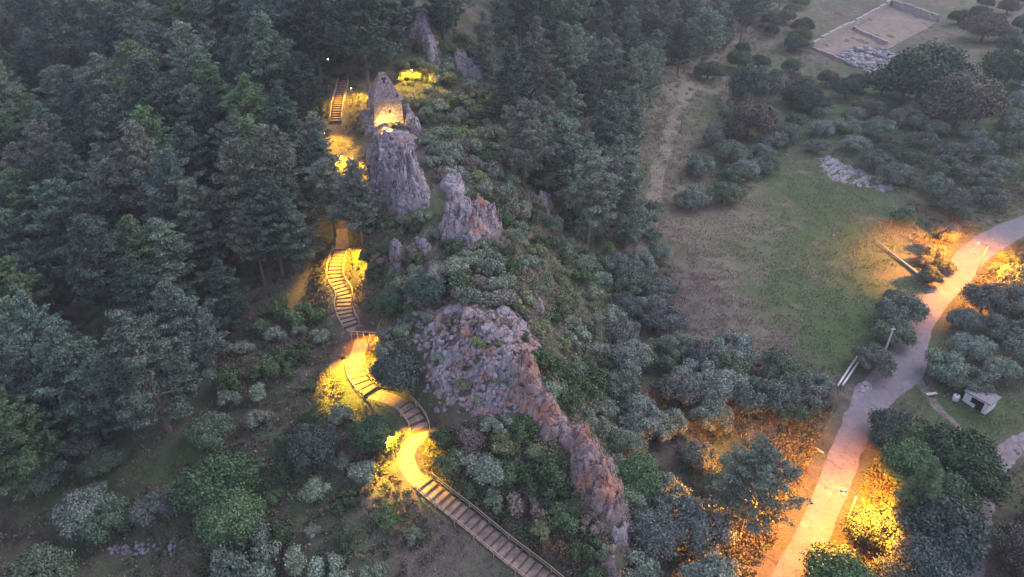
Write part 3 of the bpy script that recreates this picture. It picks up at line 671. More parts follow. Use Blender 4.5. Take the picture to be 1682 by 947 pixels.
lying("concrete_pole", (1374,638), (1414,578), .17, .12, CONC, "longer left one of two pale concrete poles lying parallel by the road", "pole", .5, "two concrete poles lying by the road")
lying("concrete_pole", (1382,638), (1413,592), .16, .12, CONC, "shorter right one of two pale concrete poles lying parallel by the road", "pole", .5, "two concrete poles lying by the road")
x, y, z = G(1453, 578); up = empty("utility_pole", (x, y, z)); tag(up, "pale concrete utility pole standing behind a bush left of the road", "pole")
MB().tube([(0, 0, 0), (0, 0, 4.8)], [.17, .11], 8).build("post", CONC, up); MB().box((0, 0, 4.6), (.7, .12, .12)).build("crossarm", CONC, up)
lg = lying("fallen_trunk", (1512,456), (1462,416), .28, .16, PALEWOOD, "long bleached fallen tree trunk between the field and the upper street lamp", "log", .3)
mb = MB(); A0 = Vector(G(1462,416)) - lg.location; B0 = Vector(G(1438,396)) - lg.location
mb.tube([A0 + Vector((0, 0, .3)), (A0 + B0) / 2 + Vector((0, 0, .5)), B0 + Vector((0, 0, .4))], [.15, .1, .03], 6); mb.tube([A0 + Vector((.8, .3, .3)), A0 + Vector((1.0, .8, 1.5))], [.08, .03], 5)
mb.build("branch", PALEWOOD, lg)
lying("cut_log", (1213,866), (1224,846), .22, .2, PALEWOOD, "short pale log on the ground left of the lower street lamp's glow", "log", .6)
lying("cut_log", (1252,832), (1262,812), .2, .16, PALEWOOD, "second pale log above the first one, nearer to the glowing road", "log", .8)
lying("cut_log", (1338,738), (1352,746), .16, .14, PALEWOOD, "small pale log on the lit left verge of the road", "log", .2)
# walled enclosure
EW = masonry("enclosure_masonry", (.3, .27, .27), (.42, .38, .38), (.55, .5, .5))
c0, c1, c2, c3 = [Vector(G(*q)) for q in ((1334,80),(1462,8),(1540,36),(1408,112))]
oe = (c0 + c2) / 2; en = empty("walled_enclosure", oe); tag(en, "long roofless stone wall enclosure in the upper right", "ruin")
def wallrun(a, b, th_, h_, name, mat, par):
    a = a - oe; b = b - oe; nseg = 12; mb = MB(); d = (b - a); d.z = 0; L = d.length; rz = math.atan2(d.y, d.x)
    for k in range(nseg):
        p = a.lerp(b, (k + .5) / nseg); zg = float(H(p.x + oe.x, p.y + oe.y)) - oe.z; hh = h_ * random.uniform(.93, 1.05)
        mb.box((p.x, p.y, zg + hh / 2 - .3), (L / nseg + .002 * (k % 2) - .01, th_, hh + .6), rz)
    mb.build(name, mat, par)
wallrun(c0, c1, 1.1, 2.6, "wall", EW, en); wallrun(c1, c2, 1.1, 2.6, "wall", EW, en); wallrun(c0, c3, .7, .8, "wall", EW, en)
m0 = Vector(G(1402,48)); m1 = Vector(G(1455,74)); wallrun(m0, m1, 1.0, 1.3, "cross_wall", EW, en)
# floor of the enclosure
fl = MB(); q = [c0, c1, c2, c3]; fl_v = []; k_ = 14
for j in range(k_ + 1):
    for i in range(k_ + 1):
        p = q[0].lerp(q[1], i / k_).lerp(q[3].lerp(q[2], i / k_), j / k_); fl_v.append((p.x - oe.x, p.y - oe.y, float(H(p.x, p.y)) + .12 - oe.z))
fl.add(fl_v, [(j * (k_ + 1) + i, (j + 1) * (k_ + 1) + i, (j + 1) * (k_ + 1) + i + 1, j * (k_ + 1) + i + 1) for j in range(k_) for i in range(k_)])
fl.build("floor", simple("enclosure_floor", [(.3, (.16, .125, .1)), (.7, (.27, .22, .175))], .5, .95, .5, .1, detail=8), en)
def rubble(name, poly, count, smin, smax, mat, label, flat=.6):
    V = []; Fc = []; n_ = 0; xs = [a for a, b in poly]; ys = [b for a, b in poly]; tries = 0
    while n_ < count and tries < count * 30:
        tries += 1; a = random.uniform(min(xs), max(xs)); b = random.uniform(min(ys), max(ys))
        if not inpoly(np.array(a), np.array(b), poly): continue
        x, y, z = G(a, b); s = random.uniform(smin, smax)
        Mr = Matrix.Rotation(random.uniform(0, 6), 3, 'Z') @ Matrix.Rotation(random.uniform(-.4, .4), 3, 'X')
        base = len(V)
        for sz in (-1, 1):
            for sx, sy in ((-1, -1), (1, -1), (1, 1), (-1, 1)):
                v = Vector((sx * s * random.uniform(.35, .6), sy * s * random.uniform(.3, .5), sz * s * flat * random.uniform(.3, .5))); v = Mr @ v
                V.append((x + v.x, y + v.y, z + v.z + s * .15))
        Fc += [tuple(base + i for i in f) for f in ((0, 3, 2, 1), (4, 5, 6, 7), (0, 1, 5, 4), (1, 2, 6, 5), (2, 3, 7, 6), (3, 0, 4, 7))]; n_ += 1
    return tag(link(name, mesh_np(name, V, Fc), mat), label, "stones", kind='stuff')
rubble("stone_rubble", [(1376,92),(1402,80),(1440,78),(1470,92),(1466,116),(1430,124),(1395,106)], 260, .9, 2.4, WHITE, "pale tumbled stone blocks inside the enclosure")
rubble("hillside_stones", [(640,460),(720,450),(880,520),(890,640),(800,700),(700,680),(680,560)], 420, .25, .9, ROCKM, "loose stones scattered on the rock slope")
rubble("clearing_stones", [(330,520),(560,520),(540,700),(620,790),(600,947),(200,947),(180,900),(380,740)], 170, .1, .4, ROCK, "small pale stones scattered over the lower left clearing")
rubble("field_stones", [(1010,380),(1400,330),(1400,620),(1150,640),(980,600)], 70, .12, .4, WHITE, "few small pale stones on the field")
rubble("stone_line", [(176,900),(230,892),(290,886),(310,900),(250,910),(190,916)], 90, .15, .55, ROCK, "thin line of pale stones near the bottom left")

# ------------------------------------------------------------------ vegetation meshes
def leafcloud(P_, Nrm, size, aspect=1.0, jitter=.8, seed=0, up=None):
    """one small quad per point, facing roughly along Nrm"""
    r_ = np.random.default_rng(seed); n_ = len(P_)
    nr = Nrm + r_.normal(0, jitter, (n_, 3)); nr /= np.linalg.norm(nr, axis=1, keepdims=True) + 1e-9
    t = r_.normal(0, 1, (n_, 3)) if up is None else up + r_.normal(0, .35, (n_, 3))
    t -= (t * nr).sum(1, keepdims=True) * nr; t /= np.linalg.norm(t, axis=1, keepdims=True) + 1e-9
    b = np.cross(nr, t); s = size * r_.uniform(.6, 1.4, (n_, 1))
    T = t * s * .5; B = b * s * .5 * aspect
    V = np.stack([P_ - T - B * .5, P_ + B - T * .1, P_ + T + B * .3, P_ - B + T * .15], 1).reshape(-1, 3)
    return V, np.arange(n_ * 4).reshape(-1, 4)
def crown_lobes(nl, rx, rz, zc, lr, nleaf, size, seed, flat=.85, top=.0, jitter=.75):
    r_ = np.random.default_rng(seed); lobes = []
    for k in range(nl):
        u = r_.normal(0, 1, 3); u /= np.linalg.norm(u); u[2] = abs(u[2]) * .9 - .25 + top
        rr = r_.uniform(.35, 1.0) ** .5
        lobes.append((u[0] * rx * rr * .8, u[1] * rx * rr * .8, zc + u[2] * rz * rr * .85, lr * r_.uniform(.45, 1.3)))
    L = np.array(lobes); wgt = L[:, 3] ** 2; wgt /= wgt.sum()
    k = r_.choice(nl, nleaf, p=wgt); d = r_.normal(0, 1, (nleaf, 3)); d /= np.linalg.norm(d, axis=1, keepdims=True)
    d[:, 2] = np.where(d[:, 2] < -.55, -d[:, 2], d[:, 2]); rad = L[k, 3] * r_.uniform(.4, 1.1, nleaf) ** .5 * (1 + .2 * r_.normal(0, 1, nleaf))
    P_ = L[k, :3] + d * rad[:, None] * np.array([1, 1, flat])
    V, Fc = leafcloud(P_, d, size, 1.0, jitter, seed); return V, Fc, L
def trunk_mb(h, r0, L, seed, bend=.3, nb=6):
    rr = random.Random(seed); mb = MB(); bx_, by_ = rr.uniform(-bend, bend), rr.uniform(-bend, bend)
    pts = [(bx_ * (k / 5) ** 2, by_ * (k / 5) ** 2, -.4 + (h + .4) * k / 5) for k in range(6)]
    mb.tube(pts, [r0 * (1.15 - k * .12) for k in range(6)], 7)
    for l_ in (list(L)[:nb]):
        s = Vector(pts[3]).lerp(Vector(pts[5]), rr.random()); e = Vector(l_[:3]); m_ = s.lerp(e, .5) + Vector((rr.uniform(-.2, .2), rr.uniform(-.2, .2), .15))
        mb.tube([s, m_, e], [r0 * .45, r0 * .3, r0 * .12], 5)
    return mb
def me_of(mb, name, mat):
    me = bpy.data.meshes.new(name); me.from_pydata(mb.v, [], mb.f); me.update(); me.materials.append(mat); return me
def make_olive(seed):
    V, Fc, L = crown_lobes(30, 3.2, 1.9, 1.9, .85, 17000, .18, seed, jitter=.55); me = mesh_np("olive_crown", V, Fc); me.materials.append(LEAF)
    return me, me_of(trunk_mb(1.6, .22, L, seed), "olive_trunk", BARK), 4.4
def make_oak(seed):
    V, Fc, L = crown_lobes(44, 4.4, 3.5, 3.1, 1.4, 32000, .25, seed, jitter=.6); me = mesh_np("oak_crown", V, Fc); me.materials.append(LEAF)
    return me, me_of(trunk_mb(2.6, .35, L, seed, nb=9), "oak_trunk", BARK), 8.5
def make_shrub(seed, nl=8, kind=0):
    V, Fc, L = crown_lobes(nl + 4 + kind * 3, 1.4, .9, .7, .5, 4600, .15, seed, jitter=.6)
    me = mesh_np("shrub", V, Fc); me.materials.append(LEAF); return me, 1.8
def make_pine(seed, h=13.0, Rr=4.6, full=1.0, base=.16):
    r_ = np.random.default_rng(seed); mb = MB(); lean = r_.normal(0, .35, 2)
    ax = lambda f: np.array([lean[0] * f * f, lean[1] * f * f, h * f])
    mb.tube([tuple(ax(f) - (np.array([0, 0, .5]) if f == 0 else 0)) for f in np.linspace(0, .98, 9)], list(np.linspace(.26, .04, 9)), 8)
    PP = []; NN = []; UU = []; nb = int(54 * full)
    for k in range(nb):
        f = base + (1 - base) * (max(0, k + r_.uniform(-.4, .4)) / nb) ** .9; f = min(max(f, base), .985)
        az = k * 2.4 + r_.uniform(-.5, .5); prof = max(0., 1 - max(0., (f - base) / (1 - base)) ** 1.5) ** .75
        prof *= min(1, .55 + (f - base) * 2.2)
        ln = Rr * max(prof, .1) * r_.uniform(.55, 1.18); el = R(-8) + f * R(38) + r_.normal(0, .12)
        dr = np.array([math.cos(az) * math.cos(el), math.sin(az) * math.cos(el), math.sin(el)]); s0 = ax(f)
        side = np.array([-math.sin(az), math.cos(az), 0]); curve = r_.uniform(.05, .22)
        pt = lambda u: s0 + dr * ln * u + np.array([0, 0, 1]) * curve * ln * u * u
        mb.tube([tuple(pt(u)) for u in (0, .35, .7, 1)], [.09 * (1 - f * .6), .06, .035, .015], 4, False)
        nt_ = max(4, int(ln * 5.2))
        for q in range(nt_):
            u = r_.uniform(.32, 1.03) if ln > 1.2 else r_.uniform(0, 1)
            sp = (1.05 - u) * ln * .42 + .28; c = pt(u) + side * r_.uniform(-1, 1) * sp + np.array([0, 0, 1]) * r_.normal(.1, .16)
            tr = r_.uniform(.26, .48); m_ = int(32)
            dd = r_.normal(0, 1, (m_, 3)); dd /= np.linalg.norm(dd, axis=1, keepdims=True); dd[:, 2] = np.abs(dd[:, 2]) * .9 - .15
            PP.append(c + dd * tr * np.array([1, 1, .75])); NN.append(dd * .6 + np.array([0, 0, .5])); UU.append(dd + dr * .8)
    P_ = np.concatenate(PP); V, Fc = leafcloud(P_, np.concatenate(NN), .27, .4, .5, seed, np.concatenate(UU))
    me = mesh_np("pine_crown", V, Fc); me.materials.append(LEAF)
    return me, me_of(mb, "pine_trunk", BARK), h
PINES = [make_pine(100), make_pine(101, 14, 5.2, 1.3, .15), make_pine(102, 12, 4.2, 1.1, .12), make_pine(103, 13.5, 5.6, 1.25, .25), make_pine(104, 12, 3.6, 1.15, .1), make_pine(105, 14.5, 4.2, 1.0, .3)]
OLIVES = [make_olive(200 + k) for k in range(5)]; OAKS = [make_oak(300 + k) for k in range(3)]; SHRUBS = [make_shrub(400 + k, kind=k % 3) for k in range(6)]
def make_bare(seed):
    rr = random.Random(seed); mb = MB()
    def br(p, d, ln, r0, dep):
        e = p + d * ln; m_ = p.lerp(e, .5) + Vector((rr.uniform(-.1, .1), rr.uniform(-.1, .1), 0)) * ln; mb.tube([p, m_, e], [r0, r0 * .75, r0 * .5], 4, False)
        if dep:
            for _ in range(rr.choice((3, 4))):
                nd = (d + Vector((rr.uniform(-.9, .9), rr.uniform(-.9, .9), rr.uniform(-.1, .6)))).normalized(); br(m_.lerp(e, rr.random()), nd, ln * rr.uniform(.5, .75), r0 * .55, dep - 1)
    br(Vector((0, 0, -.2)), Vector((rr.uniform(-.15, .15), rr.uniform(-.15, .15), 1)).normalized(), 2.0, .12, 4)
    return me_of(mb, "bare_branches", PALEWOOD)
BARES = [make_bare(500), make_bare(501)]

PLACED = []   # (root, kindword, px, py, size, colour word)
def setcol(o, c): o.color = (*c, 1)
SPEC = {  # name, category, variants, colour table (word, rgb)
 'pine': ("pine_tree", "pine tree", PINES, [("pale grey-green", (.17, .225, .16)), ("blue-green", (.1, .15, .12)), ("dark green", (.06, .1, .075)), ("fresh green", (.115, .185, .09)), ("dull grey", (.155, .18, .14))]),
 'olive': ("olive_tree", "olive tree", OLIVES, [("silvery", (.2, .25, .205)), ("grey-green", (.16, .21, .155)), ("dusky grey", (.14, .165, .14)), ("dull green", (.11, .155, .095))]),
 'oak': ("oak_tree", "broadleaf tree", OAKS, [("dark green", (.05, .09, .048)), ("mid green", (.085, .15, .068)), ("brownish", (.105, .1, .075)), ("bluish green", (.07, .105, .085))]),
 'shrub': ("shrub", "shrub", SHRUBS, [("dark green", (.06, .095, .045)), ("grey-green", (.2, .245, .175)), ("yellow-green", (.2, .235, .11)), ("dull brown", (.2, .175, .145)), ("mid green", (.085, .135, .06)), ("reddish brown", (.15, .09, .06))]),
}
def plant(sp, x, y, scale, ci=None, vi=None, sz=1.0, label=None, zoff=-.1, tilt=(0, 0)):
    name, cat, var, cols = SPEC[sp]
    v = var[vi if vi is not None else random.randrange(len(var))]; ci = ci if ci is not None else random.randrange(len(cols)); wd, c = cols[ci]
    k = random.uniform(.82, 1.18); c = tuple(q * k * random.uniform(.94, 1.06) for q in c)
    z = float(H(x, y)) + zoff; rz = random.uniform(0, 6.283)
    if sp == 'shrub':
        r_ = bpy.data.objects.new(name, v[0]); C.objects.link(r_); setcol(r_, c); r_.location = (x, y, z); r_.rotation_euler = (0, 0, rz)
        r_.scale = (scale * random.uniform(.85, 1.2), scale * random.uniform(.85, 1.2), scale * sz)
    else:
        r_ = empty(name, (x, y, z), rz); r_.rotation_euler = (tilt[0], tilt[1], rz); ev = random.uniform(.86, 1.16) if sp != 'pine' else random.uniform(.94, 1.06); r_.scale = (scale * ev, scale / ev, scale * sz)
        a = bpy.data.objects.new("crown", v[0]); C.objects.link(a); a.parent = r_; setcol(a, c)
        b = bpy.data.objects.new("trunk", v[1]); C.objects.link(b); b.parent = r_
    tag(r_, label, cat); hgt = v[-1] * scale * sz
    cx, cy = proj(x, y, z + hgt * .6); PLACED.append([r_, sp, float(cx), float(cy), scale, wd, label, (x, y)])
    return r_
def nearroad(x, y, wr=4.0, wp=1.9):
    X = np.array([x]); Y = np.array([y])
    return polyline_dist(X, Y, ROADC)[0][0] < wr or polyline_dist(X, Y, PATHW)[0][0] < wp or polyline_dist(X, Y, TRACKC)[0][0] < 2.6
OCC = []
def free(x, y, r_, same=None):
    for (a, b, c, s) in OCC:
        if (a - x) ** 2 + (b - y) ** 2 < (min(r_, c) if s != same else (r_ + c) / 2) ** 2 and (s == same or s != 'g'): return False
    return True
def put(sp, px, py, width, ci=None, vi=None, label=None, **kw):
    """plant so that the crown appears centred at px,py; width = crown width in metres"""
    nat = {'pine': 9.0, 'olive': 6.0, 'oak': 9.5, 'shrub': 3.1}[sp]; s = width / nat
    hh = {'pine': 13, 'olive': 4.4, 'oak': 8.5, 'shrub': 1.8}[sp] * s * kw.get('sz', 1)
    x, y, z = G(px, py, hh * .58); OCC.append((x, y, width * .8, sp)); return plant(sp, x, y, s, ci, vi, label=label, **kw)
# --- trees one can point at
put('pine', 448, 120, 13.5, 0, 1, "biggest pale rounded pine left of the distant stair"); put('pine', 322, 200, 10.5, 0, 0, "pale conical pine in the middle of the upper left forest")
put('pine', 460, 300, 12.5, 4, 1, "broad grey pine hanging over the path left of the crag"); put('pine', 540, 320, 9.0, 4, 3, "grey pine leaning over the gap left of the crag")
put('pine', 590, 345, 7, 4, 5, "grey pine between the crag foot and the long upper stair"); put('pine', 520, 250, 7.5, 1, 4); put('pine', 228, 430, 9.5, 3, 0, "fresh green pine with long bare leaning trunk in the left forest", sz=1.25); put('pine', 130, 200, 9.5, 1, 2); put('pine', 60, 110, 11, 1, 1); put('pine', 200, 60, 11, 1, 3); put('pine', 340, 40, 11, 0, 1)
put('pine', 390, 240, 9, 1, 4); put('pine', 180, 290, 10, 0, 0); put('pine', 60, 440, 8.5, 1, 2); put('pine', 150, 430, 8, 1, 4); put('pine', 40, 330, 9, 3, 3); put('pine', 330, 370, 10.5, 0, 1); put('pine', 420, 400, 8.5, 4, 5)
put('pine', 930, 100, 11, 0, 1, "broad pale pine in the middle of the valley forest right of the ridge"); put('pine', 920, 250, 11, 0, 3, "flat topped pale pine above the slim grey rock"); put('pine', 1050, 90, 9, 1, 0); put('pine', 1000, 230, 9.5, 4, 1); put('pine', 1000, 310, 9.5, 4, 3); put('pine', 860, 130, 9, 1, 2)
put('oak', 1495, 125, 13, 0, 2); put('oak', 1530, 95, 27, 0, 0, "huge dark round tree overhanging the walled enclosure"); put('oak', 1590, 140, 23, 2, 1, "large brownish tree right below the huge dark tree"); put('oak', 1668, 95, 18, 0, 2, "dark tree near the right edge beside the white shed")
put('oak', 1325, 150, 10, 0, 1, "very dark small round tree between the footpath and the enclosure"); put('oak', 1240, 120, 17, 3, 2); put('oak', 1235, 180, 15, 2, 0); put('oak', 1625, 30, 16, 2, 2)
put('olive', 1200, 242, 9, 3, 0, "green bushy tree at the top left of the field"); put('olive', 1228, 270, 7, 0, 1); put('olive', 1270, 225, 8, 2, 2)
put('oak', 352, 775, 9.5, 1, 0, "large green tree in the lower left clearing"); put('oak', 375, 835, 8, 1, 1, "green tree just below the large clearing tree"); put('oak', 510, 715, 7, 3, 2, "dark green bush tree left of the lower yellow pool"); put('oak', 612, 705, 6.2, 0, 1, "dark green bush tree between the two yellow pools")
put('shrub', 375, 620, 5.0, 4, 0, "round bright green shrub in the left clearing"); put('shrub', 440, 600, 4.2, 4, 1); put('shrub', 470, 580, 4, 0, 2); put('shrub', 500, 510, 5.5, 4, 3, "wide dark green thicket left of the upper stair"); put('shrub', 455, 505, 4.5, 4, 4)
put('olive', 235, 655, 7.5, 2, 1); put('olive', 130, 825, 7, 0, 2, "isolated silvery tree in the lower left corner area"); put('olive', 60, 770, 6, 1, 3); put('olive', 120, 710, 7, 2, 4); put('olive', 345, 700, 6.5, 3, 0); put('olive', 250, 830, 5, 2, 3); put('olive', 60, 930, 7, 3, 0); put('olive', 400, 910, 8, 2, 4)
put('shrub', 1115, 0, 4, 1); put('oak', 640, 490, 5.2, 0, 0, "dark green bush tree right of the upper stair"); put('oak', 700, 460, 6.2, 3, 1, "grey-green bush tree on the ridge between stair and broad rock slope"); put('oak', 655, 590, 8.0, 3, 2, "dark bush tree between the round bend and the broad rock slope")
put('oak', 1048, 770, 7.0, 1, 1, "bright green bush tree right of the red rock spine"); put('oak', 1500, 745, 8.5, 1, 0, "green tree on the right verge of the road below the hut's lane"); put('oak', 1545, 790, 9, 1, 2); put('oak', 1470, 715, 6, 3, 1); put('pine', 1520, 800, 8, 3, 4); put('oak', 1590, 740, 11, 0, 1, "blackish tree below the hut"); put('oak', 1550, 850, 11, 3, 2, "bluish tree between the road and the dirt track"); put('oak', 1390, 935, 8.5, 1, 0, "green tree at the bottom edge right of the road")
put('oak', 1480, 690, 7, 3, 0); put('oak', 1530, 915, 9, 3, 1); put('olive', 1440, 585, 6.5, 2, 2, "dark round bush in front of the standing pole"); put('olive', 1480, 500, 8, 1, 1); put('olive', 1470, 540, 6.5, 3, 3); put('olive', 1600, 620, 6, 1, 4, "grey-green tree directly behind the hut")
put('pine', 1235, 800, 9.5, 4, 3, "pine with bare limbs against the orange glow left of the road")
put('olive', 1040, 580, 7.5, 0, 0, "tall silvery olive tree in the valley right of the ridge"); put('olive', 1055, 680, 7.5, 0, 1, "large silvery olive below the tall valley olive"); put('olive', 1070, 500, 6, 0, 2); put('olive', 1120, 560, 6, 1, 3); put('olive', 1150, 610, 7, 0, 4); put('olive', 1200, 600, 7, 3, 0); put('olive', 1250, 640, 8, 2, 1); put('olive', 1310, 640, 7, 2, 3)
put('olive', 1485, 350, 5.5, 3, 1, "round tree lit from the right at the top right corner of the field"); put('olive', 1580, 345, 4.5, 3, 2, "small round golden tree above the upper street lamp"); put('olive', 1556, 378, 5.5, 2, 3, "tree by the left verge lit from the upper street lamp"); put('olive', 1540, 408, 4.6, 1, 4); put('olive', 1552, 432, 4.2, 3, 0); put('olive', 1530, 448, 4.8, 3, 1); put('olive', 1520, 425, 3.6, 2, 2); put('olive', 1660, 420, 4.2, 3, 3); put('olive', 1640, 438, 3.4, 2, 0)
put('shrub', 672, 134, 2.2, 2, 3); put('shrub', 684, 122, 3.0, 2, 4); put('shrub', 664, 122, 4.0, 2, 0, "brightly lit yellow bush beside the lamp above the tower"); put('shrub', 690, 168, 4, 2, 1, "olive yellow bush right of the tower"); put('shrub', 645, 200, 2.6, 2, 2, "bright yellow lit bush at the foot of the tower"); put('shrub', 625, 192, 1.6, 2, 3)

for a_, b_ in LAMPS: OCC.append((a_, b_, 5.2, 'lamp'))
for q_ in ((600,620),(585,600),(670,745),(560,430),(545,640),(640,740)): OCC.append((*G(*q_)[:2], 4.2, 'lamp'))
# --- scattered ones, by area of the hill
from collections import defaultdict
def scatter(sp, poly, spacing, wmin, wmax, cols, n_max=400, occ=.55, road=4.2, pathw=2.3, seed=0, sz=None, holes=(), variants=None):
    rr = random.Random(seed); xs = [a for a, b in poly]; ys = [b for a, b in poly]
    hh = {'pine': 13, 'olive': 4.4, 'oak': 8.5, 'shrub': 1.8}[sp]; nat = {'pine': 9.0, 'olive': 6.0, 'oak': 9.5, 'shrub': 3.1}[sp]
    corners = [G(min(max(a, -150), 1830), min(max(b, -30), 1030)) for a, b in poly]
    wx = [p[0] for p in corners]; wy = [p[1] for p in corners]; cnt = 0
    mine = []; tries = 0
    while cnt < n_max and tries < n_max * 40:
        tries += 1
        x = rr.uniform(min(wx) - 8, max(wx) + 8); y = rr.uniform(min(wy) - 12, max(wy) + 12); wd = rr.uniform(wmin, wmax); s = wd / nat
        px, py = proj(x, y, float(H(x, y)) + hh * s * .58); px = float(px); py = float(py)
        if not inpoly(np.array(px), np.array(py), poly): continue
        if any(inpoly(np.array(px), np.array(py), h_) for h_ in holes): continue
        if any((a - x) ** 2 + (b - y) ** 2 < spacing ** 2 for a, b in mine): continue
        if any((a - x) ** 2 + (b - y) ** 2 < (c * occ) ** 2 for a, b, c, _ in OCC): continue
        if nearroad(x, y, road + wd * .3, pathw + wd * .22): continue
        mine.append((x, y)); cnt += 1
        random.seed(seed * 1000 + cnt)
        plant(sp, x, y, s, rr.choice(cols), None if variants is None else rr.choice(variants), sz=rr.uniform(.9, 1.15) if sz is None else rr.uniform(*sz))
    for a, b in mine: OCC.append((a, b, wmax * .45, sp))
    return cnt
CN = {}
LITGAPS = [[(520,95),(600,95),(600,205),(520,215),(500,190)], [(545,228),(600,215),(600,300),(560,290),(500,275),(500,235)]]
CN['p1'] = scatter('pine', [(-150,-30),(655,-30),(640,40),(590,85),(525,100),(500,180),(500,215),(520,290),(585,300),(575,350),(470,372),(430,420),(380,460),(290,520),(240,610),(140,680),(30,740),(-150,760)], 6.9, 8.5, 14, [0, 1, 1, 2, 2, 3, 4], 215, .33, seed=1, holes=LITGAPS, sz=(.85, 1.1))  # darker greens weighted in: shade of the left side put into foliage colour
CN['p2'] = scatter('pine', [(770,-30),(1300,-30),(1200,50),(1095,85),(1035,200),(1040,320),(1000,350),(900,320),(850,220),(800,100)], 7.4, 9, 14, [0, 0, 1, 4, 2], 100, .4, seed=2)
CN['p3'] = scatter('pine', [(600,-30),(760,-30),(790,60),(720,20),(660,10),(610,60),(570,70)], 6, 8, 10, [0, 1, 2], 16, .4, seed=3)
CN['oa'] = scatter('oak', [(1200,-20),(1340,-20),(1330,80),(1420,125),(1640,180),(1540,190),(1340,175),(1180,170),(1160,110)], 7, 6, 10, [0, 1, 2, 3], 34, .5, seed=4)
CN['ob'] = scatter('oak', [(1540,-20),(1800,-20),(1800,140),(1640,80)], 9, 7, 11, [0, 2, 3], 14, .5, seed=5)
CN['o1'] = scatter('olive', [(1170,185),(1330,175),(1420,165),(1800,150),(1800,330),(1640,320),(1520,320),(1490,285),(1400,240),(1330,240),(1290,262),(1180,320),(1120,320),(1140,230)], 8.2, 6, 9, [0, 1, 1, 2, 3], 80, .5, seed=6)
CN['o2'] = scatter('olive', [(1010,430),(1085,420),(1095,540),(1260,575),(1370,640),(1385,665),(1330,690),(1270,660),(1230,690),(1190,740),(1230,860),(1260,930),(1200,1000),(1060,1000),(1050,880),(1100,770),(1010,720),(1015,560),(995,480)], 5.2, 5, 8, [0, 0, 1, 2, 2, 3], 80, .6, seed=7)
CN['o3'] = scatter('olive', [(1590,455),(1800,430),(1800,620),(1640,610),(1560,600),(1535,560),(1560,500)], 5.0, 5, 7.5, [0, 1, 1, 2], 42, .55, seed=8, road=3.2)
CN['o4'] = scatter('olive', [(1440,500),(1490,465),(1525,450),(1510,490),(1470,560),(1440,570)], 4.6, 4, 5.5, [1, 3, 2], 10, .5, seed=9, road=3.0)
CN['o5'] = scatter('oak', [(1440,700),(1520,690),(1600,700),(1640,740),(1600,830),(1560,1000),(1350,1000),(1370,905),(1430,880),(1470,800)], 5, 5, 8, [0, 1, 3, 3], 26, .5, seed=10, road=3.4)
CN['o6'] = scatter('oak', [(1630,830),(1800,760),(1800,1000),(1640,1000)], 5, 5, 8, [0, 1, 2], 16, .5, seed=11)
CN['o7'] = scatter('olive', [(0,700),(170,660),(260,700),(190,860),(120,1000),(-150,1000),(-150,760)], 7.5, 5, 7, [1, 2, 3], 18, .5, seed=12)
CN['o8'] = scatter('olive', [(1000,330),(1080,330),(1095,440),(1050,430),(1010,420)], 5, 3.5, 5.5, [0, 1, 3], 16, .5, seed=13)
# shrubs, biggest individuals only
RIDGE = [(700,20),(770,60),(830,170),(870,300),(900,340),(1000,360),(1020,460),(1010,560),(1000,700),(1050,800),(1060,1000),(1000,1000),(1040,880),(1000,780),(950,700),(895,630),(880,540),(820,490),(760,480),(720,470),(700,430),(830,390),(820,340),(720,300),(700,220),(700,150)]
CN['s1'] = scatter('shrub', RIDGE, 2.3, 2.8, 5.2, [0, 1, 1, 1, 2, 4, 3, 1], 165, .5, seed=20, holes=ROCKPOLYS)
LOWL = [(740,700),(800,690),(860,690),(930,740),(950,810),(1000,870),(1000,1000),(900,1000),(860,900),(760,820),(720,760),(715,720)]
CN['s2'] = scatter('shrub', LOWL, 2.1, 3.0, 5.0, [0, 4, 1, 3, 5, 2, 1], 95, .4, seed=21, holes=ROCKPOLYS)
CN['s3'] = scatter('shrub', [(600,240),(610,340),(600,400),(640,400),(720,420),(730,480),(700,560),(690,650),(640,640),(620,560),(600,500),(610,440),(592,380),(590,300)], 2.3, 2.4, 4.0, [0, 1, 1, 4, 3], 30, .5, seed=22, holes=ROCKPOLYS)
CN['s4'] = scatter('shrub', [(330,520),(540,500),(520,600),(640,790),(720,860),(640,1000),(300,1000),(420,760),(360,660)], 3.2, 2.0, 4.4, [0, 1, 1, 4], 40, .6, seed=23)
CN['s5'] = scatter('shrub', [(600,60),(690,30),(730,60),(760,120),(720,200),(690,200),(700,120),(640,100),(560,100),(570,70)], 2.6, 2.6, 4.0, [1, 2, 0, 4], 24, .5, seed=24, holes=ROCKPOLYS)
CN['s6'] = scatter('shrub', [(598,350),(700,348),(725,400),(830,400),(860,440),(720,490),(620,420)], 2.2, 2.4, 4.0, [0, 1, 1, 3], 16, .4, seed=28, holes=ROCKPOLYS)
CN['c1'] = scatter('shrub', [(700,520),(860,510),(885,600),(860,670),(720,660)], 2.6, 1.2, 2.4, [0, 1, 2, 3], 22, .1, seed=26)
CN['p4'] = scatter('pine', [(470,180),(520,210),(530,300),(590,310),(585,375),(520,380),(460,370)], 4.5, 7, 9.5, [4, 0, 4], 8, .1, seed=27, pathw=1.2)
random.seed(77)
